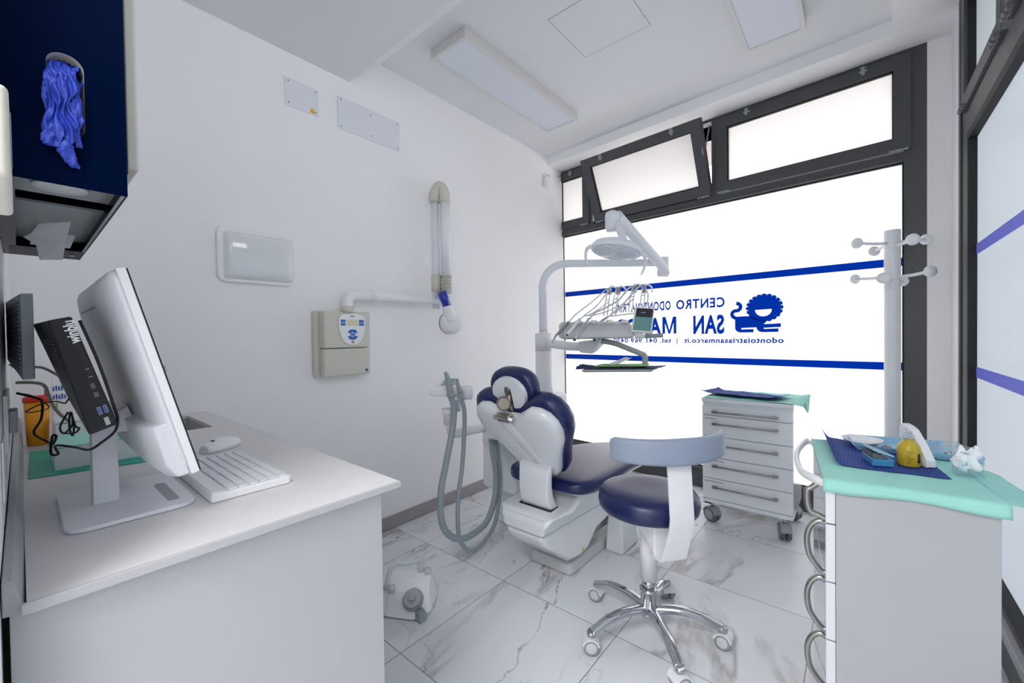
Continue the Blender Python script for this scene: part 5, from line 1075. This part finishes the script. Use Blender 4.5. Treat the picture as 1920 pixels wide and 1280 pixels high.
MB().tube([(1.494, 1.6, 0.879), (1.511, 1.6, 0.801), (1.5, 1.595, 0.676), (1.476, 1.585, 0.542), (1.438, 1.575, 0.403), (1.419, 1.565, 0.288), (1.422, 1.555, 0.18), (1.468, 1.55, 0.106), (1.529, 1.55, 0.083), (1.622, 1.56, 0.101), (1.714, 1.58, 0.15), (1.776, 1.6, 0.278), (1.806, 1.62, 0.422), (1.823, 1.65, 0.54), (1.821, 1.66, 0.587)], .0115, 16, res=6).build('saliva_hose', 'hose_grey', du)

# ================================================================ foot control
fp = thing('foot_control', 'pale grey dental foot pedal with dial and carrying handle on the tiles', 'foot pedal', (1.16, 1.58, 0))
fa = Vector((0.642, -0.767, 0)); ff = Vector((-0.767, -0.642, 0)); fo = Vector((1.115, 1.53, 0))
def fq(a, b, c): return tuple(fo + fa * a + ff * b + Vector((0, 0, c)))
MB().hexa([fq(-.11, .075, .006), fq(.02, .10, .006), fq(.088, .045, .006), fq(.095, -.085, .006)], [fq(-.11, .02, .105), fq(.0, .035, .085), fq(.07, .005, .10), fq(.065, -.075, .135)]).build('wedge', 'white_plastic', fp, bevel=.007)
MB().hexa([fq(-.15, .07, .006), fq(-.06, .07, .006), fq(.095, -.085, .006), fq(-.15, -.09, .006)], [fq(-.15, .02, .105), fq(-.07, .02, .105), fq(.06, -.075, .128), fq(-.15, -.08, .125)]).build('housing', 'white_plastic', fp, bevel=.007)
d0 = Vector(fq(.012, .052, .064)); dnn = (ff * .62 + Vector((0, 0, .78))).normalized()
dl = MB(); dl.cyl(d0, d0 + dnn * .014, .044, .043, 36); dl.build('dial_ring', 'mid_grey', fp)
dl = MB(); dl.cyl(d0 + dnn * .0142, d0 + dnn * .024, .038, .036, 36); dl.cyl(d0 + dnn * .0242, d0 + dnn * .036, .013, .012, 24); dl.build('dial', 'grey_plastic', fp)
for p in (fq(.055, -.045, .128), fq(-.088, .035, .098)): k_3 = MB().lathe([(0, 0), (.015, 0), (.017, .006), (.016, .018), (0, .021)], p, 24); k_3.build('push_button', 'base_grey', fp)
MB().tube([fq(-.115, .03, .10), fq(-.105, .0, .16), fq(-.09, -.03, .178), fq(-.04, -.045, .172), fq(.01, -.06, .180), fq(.022, -.062, .176)], .010, 12, flat=1.0).build('carry_handle', 'pale_hose', fp)
MB().hexa([fq(.005, -.07, .115), fq(.035, -.07, .115), fq(.035, -.055, .115), fq(.005, -.055, .115)], [fq(.005, -.07, .205), fq(.035, -.07, .205), fq(.035, -.055, .205), fq(.005, -.055, .205)]).build('handle_post', 'pale_hose', fp, bevel=.004)
MB().hexa([fq(.025, .09, .001), fq(.055, .115, .001), (fq(.078, .085, .001)), fq(.05, .06, .001)], [fq(.025, .085, .038), fq(.052, .105, .030), fq(.075, .08, .034), fq(.05, .055, .040)]).build('side_pedal', 'mid_grey', fp, bevel=.005)
MB().box(0, 0, 0, 0, 0, 0)

# ================================================================ coat stand
RX, RY = 3.118, -.146
cs = thing('coat_stand', 'white metal coat stand with round hook knobs in front of the window', 'coat stand', (RX, RY, 0))
MB().lathe([(0, .001), (.19, .001), (.19, .012), (.15, .02), (.04, .024), (0, .024)], (RX, RY, 0), 40).build('base', 'white_plastic', cs)
MB().lathe([(0, .0245), (.0355, .0245), (.0355, .62), (.0350, .621), (.0355, .622), (.0355, 1.14), (.0350, 1.141), (.0355, 1.142), (.0355, 1.43), (.0350, 1.431), (.0355, 1.432), (.0355, 1.755), (.034, 1.762), (0, 1.762)], (RX, RY, 0), 36).build('pole', 'white_plastic', cs)
rr_, ff_ = Vector((.642, -.767, 0)), Vector((.767, .642, 0))
for a, z, z0 in ((20, 1.687, 1.70), (199, 1.669, 1.672), (134, 1.691, 1.69), (316, 1.714, 1.70), (50, 1.521, 1.51), (220, 1.504, 1.50), (168, 1.484, 1.485), (345, 1.494, 1.49)):
    d = Vector((.2 * math.cos(R(a)), .2 * math.sin(R(a)), 0)); e_ = Vector((RX, RY, z)) + d; s0_ = Vector((RX, RY, z0)) + d * .17; n_ = (e_ - s0_).normalized()
    hk = MB().tube([tuple(s0_), tuple(s0_.lerp(e_, .5) + Vector((0, 0, -.003))), tuple(e_)], .0085, 12, res=3).build('hook_arm', 'white_plastic', cs)
    kb_ = MB(); ax = n_.orthogonal().normalized(); ay = n_.cross(ax)
    kb_.loft([[e_ + n_ * h + (ax * math.cos(q) + ay * math.sin(q)) * r_ for q in [2 * math.pi * k / 28 for k in range(28)]] for r_, h in ((.010, -.004), (.026, -.002), (.029, .004), (.029, .012), (.026, .018), (.012, .020), (.001, .020))]); kb_.build('knob', 'white_plastic', hk)

# ================================================================ right-hand cabinet
RT = 0.808; RC = Vector((1.405, 0.069, 0)); RA = R(7)
TR = Matrix.Translation(RC) @ Matrix.Rotation(RA, 4, 'Z')      # local x along the drawer fronts, local -y along the side panel
rc = thing('side_cabinet', 'white drawer cabinet with curved metal handles at the right, its plain side facing us', 'cabinet', tuple(RC))
MB(TR).box(0.0, 0.49, -0.325, -0.022, 0.04, RT - .020).build('body', 'laminate', rc, bevel=.0015)
MB(TR).box(-.004, 0.494, -0.329, 0.004, RT - .0195, RT - .001).build('top', 'laminate', rc, bevel=.002)
MB(TR).box(0.03, 0.46, -0.30, -0.05, 0.0005, 0.04).build('plinth', 'grey_plastic', rc)
zz = [RT - .024, 0.685, 0.525, 0.365, 0.205, 0.045]
for i in range(5):
    z1, z0 = zz[i], zz[i + 1]
    dr = MB(TR).box(0.001, 0.489, -0.0215, 0.0, z0 + .002, z1 - .002).build('drawer', 'mirror_plate', rc, bevel=.002)
    hh = MB(TR); zt, zb = z1 - .012, z0 + .012; xm = .035
    if i == 0: zt, zb = z1 - 0.005, z0 + 0.005
    hh.tube([(xm, -.002, zt), (xm, .012, zt + .004), (xm, .030, zt - .012), (xm, .040, (zt + zb) / 2 + .02), (xm, .034, (zt + zb) / 2 - .03), (xm, .010, zb + .002), (xm, -.002, zb - .004)], .0075, 14, res=6)
    hh.build('handle', 'brushed', dr)
MB(TR).tube([(.46, .0, RT - .01), (.50, .02, RT - .012), (.30, .055, RT - .012), (.10, .052, RT - .012), (.03, .02, RT - .014), (.02, -.004, RT - .02)], .012, 16, res=8, flat=.6).build('grip_rail', 'white_plastic', rc)
def mint2(u, v):
    x = -.0075 + .507 * max(0, (u - .1) / .9); y = .006 - .345 * v; z = RT + .0005 + abs(crumple((x * 8, y * 8, 4), 1.0, .003))
    if u < .0999: x = -.0075 - .002 * math.sin(v * 9); z = RT + .001 - (1 - u / .10) * (.030 + .004 * math.sin(v * 7 + 1))
    if y < -.329 - 0: z -= 0
    return tuple(TR @ Vector((x, y, z)))
tag(MB().sheet(mint2, 30, 34).build('paper_cloth', 'mint_cloth', loc=tuple(RC + Vector((0, 0, RT))), solid=.0008), 'mint green paper cover on the right cabinet under the blue bib', 'cloth')
def mint3(u, v):
    k = v; x = -.009 + .40 * u; y = -.335 - .10 * k; z = RT + .001 - .03 * k + abs(crumple((u * 4, v * 3, 6), 1.0, .006))
    return tuple(TR @ Vector((x, y, z)))
tag(MB().sheet(mint3, 16, 10).build('cloth_overhang', 'mint_cloth', loc=tuple(RC + Vector((0, 0, RT))), solid=.0008), 'loose mint cloth end hanging out from the right cabinet toward the side window', 'cloth')
def bib2(u, v):
    a0, a1 = Vector((1.955, .106)), Vector((1.552, .052)); b0, b1 = Vector((1.83, -.150)), Vector((1.60, -.188))
    if True: b0, b1 = Vector((1.86, -.150)), Vector((1.585, -.190))
    p = (a0 * (1 - u) + a1 * u) * (1 - v) + (b0 * (1 - u) + b1 * u) * v
    e = max(0, (.10 - v) / .10)
    return (p.x, p.y, RT + .0045 + .030 * e * e * (1 - .5 * u) + .0012 * math.sin(u * 25) * (abs(math.sin(u * 12.5)) > .93))
tag(MB().sheet(bib2, 40, 34).build('dental_bib', 'bib_blue', loc=(1.7, 0, RT), solid=.001), 'ribbed blue bib spread on the right cabinet under tray and bottle', 'napkin')
BZ = RT + .0062
tr_ = thing('instrument_tray', 'pale blue plastic tray holding instruments on the right cabinet', 'tray', (1.85, -.1, BZ))
tq = [Vector((1.775, .012, 0)), Vector((1.945, .030, 0)), Vector((2.0, -.215, 0)), Vector((1.80, -.215, 0))]
def tqp(u, v, z, k=0.0):
    c_ = (tq[0] + tq[1] + tq[2] + tq[3]) / 4; p = (tq[0] * (1 - u) + tq[3] * u) * (1 - v) + (tq[1] * (1 - u) + tq[2] * u) * v
    p = p + (p - c_) * k; return (p.x, p.y, BZ + z)
tm = MB(); ring_o = [(0, 0), (1, 0), (1, 1), (0, 1)]
tm.loft([[tqp(u, v, .0005, -.10) for u, v in ring_o], [tqp(u, v, .018, .02) for u, v in ring_o], [tqp(u, v, .019, .0) for u, v in ring_o], [tqp(u, v, .003, -.13) for u, v in ring_o]], smooth=False)
tm.build('tray_body', 'pale_blue', tr_, bevel=.002)
tag(MB().lathe([(0, 0), (.04, 0), (.055, .016), (.057, .017), (.05, .008), (0, .004)], (1.87, -.01, BZ + .006), 32).build('petri_dish', 'paper_white', loc=(1.87, -.01, BZ)), 'round white dish in the pale blue tray', 'dish')
bur = thing('bur_set', 'small heap of silver dental burs beside the round dish in the tray', 'dental burs', (1.83, -.06, BZ))
for i in range(16):
    a = random.random() * 3.1; px_, py_ = 1.825 + random.uniform(-.02, .035), -.062 + random.uniform(-.022, .022)
    MB().cyl((px_, py_, BZ + .008 + .0012 * (i % 4)), (px_ + .018 * math.cos(a), py_ + .018 * math.sin(a), BZ + .0085 + .0012 * (i % 4)), .0016, n=8).build('bur', 'nickel', bur)
bc = thing('bur_case', 'small hinged blue plastic case half open on the blue bib', 'case', (1.62, -.04, BZ))
b4 = [Vector((1.592, -.032, 0)), Vector((1.612, -.080, 0)), Vector((1.695, -.052, 0)), Vector((1.672, -.008, 0))]
MB().hexa([tuple(p + up_ * (BZ + .0005)) for p in b4], [tuple(p + up_ * (BZ + .022)) for p in b4]).build('case_body', 'case_blue', bc, bevel=.003)
MB().hexa([tuple(b4[0] + up_ * (BZ + .046)), tuple(b4[1] + up_ * (BZ + .028)), tuple(b4[2] + up_ * (BZ + .024)), tuple(b4[3] + up_ * (BZ + .042))],
          [tuple(b4[0] + up_ * (BZ + .052)), tuple(b4[1] + up_ * (BZ + .034)), tuple(b4[2] + up_ * (BZ + .030)), tuple(b4[3] + up_ * (BZ + .048))]).build('case_lid', 'pale_blue', bc, bevel=.002)
MB().hexa([tuple(b4[0] + up_ * (BZ + .0225)), tuple(b4[0].lerp(b4[1], .6) + up_ * (BZ + .0225)), tuple(b4[3].lerp(b4[2], .6) + up_ * (BZ + .0225)), tuple(b4[3] + up_ * (BZ + .0225))],
          [tuple(b4[0] + up_ * (BZ + .040)), tuple(b4[0].lerp(b4[1], .5) + up_ * (BZ + .032)), tuple(b4[3].lerp(b4[2], .5) + up_ * (BZ + .030)), tuple(b4[3] + up_ * (BZ + .038))]).build('case_insert', 'dark_grey', bc)
bo = thing('yellow_bottle', 'yellow round-shouldered plastic bottle with clear spout cap on the blue bib', 'bottle', (1.665, -.113, BZ))
MB().lathe([(0, 0), (.023, 0), (.026, .003), (.0265, .046), (.0245, .058), (.017, .068), (.012, .072), (.012, .078), (0, .078)], (1.665, -.113, BZ + .0004), 36).build('bottle', 'bottle_yellow', bo)
MB().lathe([(0, .0785), (.014, .0785), (.0145, .086), (.010, .092), (.0055, .102), (0, .103)], (1.665, -.113, BZ + .0004), 24).build('cap', 'clear_plastic', bo)
MB().tube([(1.665, -.113, BZ + .096), (1.655, -.102, BZ + .09), (1.648, -.096, BZ + .082)], .0045, 10).build('spout', 'clear_plastic', bo)
for k in range(6):
    pts = [(1.665 + .0268 * math.cos(q), -.113 + .0268 * math.sin(q), BZ + .044 - k * .006) for q in [R(168 + s_ * 4) for s_ in range(0, 9 - (k % 3) * 2)]]
    MB().tube(pts, .0006, 5, res=1).build('label_print', 'ink', bo)
for k in range(9):
    q = R(222 + k * 2.2); MB().cyl((1.665 + .0267 * math.cos(q), -.113 + .0267 * math.sin(q), BZ + .014), (1.665 + .0267 * math.cos(q), -.113 + .0267 * math.sin(q), BZ + .040), .0004, n=6).build('barcode_line', 'ink', bo)
cdk = thing('bur_booklet', 'white wedge-shaped holder with printed card leaning behind the yellow bottle', 'holder', (1.72, -.15, BZ))
w0, w1, w2 = Vector((1.672, -.150, BZ + .0006)), Vector((1.80, -.150, BZ + .0006)), Vector((.010, -.034, 0))
prof_ = [(.0, .0), (.0, .020), (.028, .062), (.055, .094), (.075, .104), (.094, .108), (.094, .06), (.075, .03), (.072, .0)]
base_d = (Vector((1.80, -.095, 0)) - Vector((1.672, -.165, 0))).normalized(); nd_ = Vector((base_d.y, -base_d.x, 0)) 
v0 = [tuple(Vector((1.669, -.160, BZ + .0006)) + base_d * a * 1.1 + up_ * b + nd_ * -.012) for a, b in prof_]; v1 = [tuple(Vector((1.669, -.160, BZ + .0006)) + base_d * a * 1.1 + up_ * b + nd_ * .012) for a, b in prof_]
poly_solid(v0, v1, 'holder_body', 'white_plastic', cdk, .003)
def card(px, nm, z0_=0.0):
    c0_, c1_, c2_, c3_ = [Vector(p) for p in px]
    o = MB().hexa([c0_, c1_, c1_ + Vector((.001, .001, 0)), c0_ + Vector((.001, .001, 0))], [c3_, c2_, c2_ + Vector((.001, .001, 0)), c3_ + Vector((.001, .001, 0))]).build(nm, 'paper_white', cdk)
    for k in range(8):
        a = c0_.lerp(c3_, .88 - k * .10); b = c1_.lerp(c2_, .88 - k * .10); f = -Vector((.0006, .0006, 0))
        p, q_ = a.lerp(b, .1) + f, a.lerp(b, .55 + .3 * ((k * 7) % 3) / 2) + f
        MB().tube([tuple(p), tuple(q_)], .0007 if k else .0013, 5, res=1).build('text_line', 'ink', o)
k0_ = Vector((1.669, -.160, BZ + .0006)) - nd_ * .0128
cpf = [(.006, .012), (.03, .054), (.056, .086), (.076, .095), (.086, .090), (.078, .050), (.060, .020), (.055, .006)]
cdo = poly_solid([tuple(k0_ + base_d * a * 1.1 + up_ * b) for a, b in cpf], [tuple(k0_ - nd_ * .0008 + base_d * a * 1.1 + up_ * b) for a, b in cpf], 'printed_card', 'paper_white', cdk, 0)
for k in range(9):
    b = .016 + k * .0085; a0_ = .012 + max(0, b - .012) * .55; a1_ = min(.072, a0_ + .022 + .010 * ((k * 5) % 3))
    MB().tube([tuple(k0_ - nd_ * .0012 + base_d * a0_ * 1.1 + up_ * b), tuple(k0_ - nd_ * .0012 + base_d * a1_ * 1.1 + up_ * b)], .0007 if k != 8 else .0014, 5, res=1).build('text_line', 'ink', cdo)
card([(1.95, -0.111, 0.784), (1.979, -0.145, 0.779), (2.054, -0.156, 0.856), (2.02, -0.115, 0.87)], 'printed_leaflet')
cb2 = thing('clear_box', 'clear plastic box with small red tools behind the wrapped cup', 'box', (1.84, -.20, BZ))
T5 = Matrix.Translation((1.80, -.185, 0)) @ Matrix.Rotation(RA, 4, 'Z')
frame_open(0.0, .075, -.060, .0, .0015, BZ + .0005, BZ + .045, lambda a, b, d: T5 @ Vector((a, b, d))).build('walls', 'clear_plastic', cb2)
MB(T5).box(.0, .075, -.06, 0, BZ - .0005, BZ + .0004).build('floor_plate', 'pale_blue', cb2)
MB(T5).cyl((.02, -.02, BZ + .008), (.055, -.04, BZ + .012), .006, n=12).build('contents', 'rose', cb2)
cu2 = thing('wrapped_cup', 'clear square pot stuffed with crumpled pale blue plastic film', 'pot', (1.655, -.232, BZ))
T6 = Matrix.Translation((1.635, -.208, 0)) @ Matrix.Rotation(RA, 4, 'Z')
frame_open(0.0, .048, -.048, .0, .0018, RT + .0045, RT + .048, lambda a, b, d: T6 @ Vector((a, b, d))).build('pot', 'clear_plastic', cu2)
for sd in (1, 2, 3):
    def wrapf(u, v, sd=sd):
        q = 2 * math.pi * u; f_ = math.pi * (.12 + .72 * v); r_ = .027 * (1 + .55 * noise.noise(Vector((math.cos(q) * 1.6, math.sin(q) * 1.6, v * 3 + sd * 5)))) * (.8 + .12 * sd)
        p = Vector((.024 + r_ * math.sin(f_) * math.cos(q), -.024 + r_ * math.sin(f_) * math.sin(q), RT + .046 + r_ * 1.05 * math.cos(f_)))
        return tuple(T6 @ p)
    MB().sheet(wrapf, 22, 10, smooth=False).build('film_wrap', ('film_blue', 'clear_plastic', 'paper_white')[sd - 1], cu2)
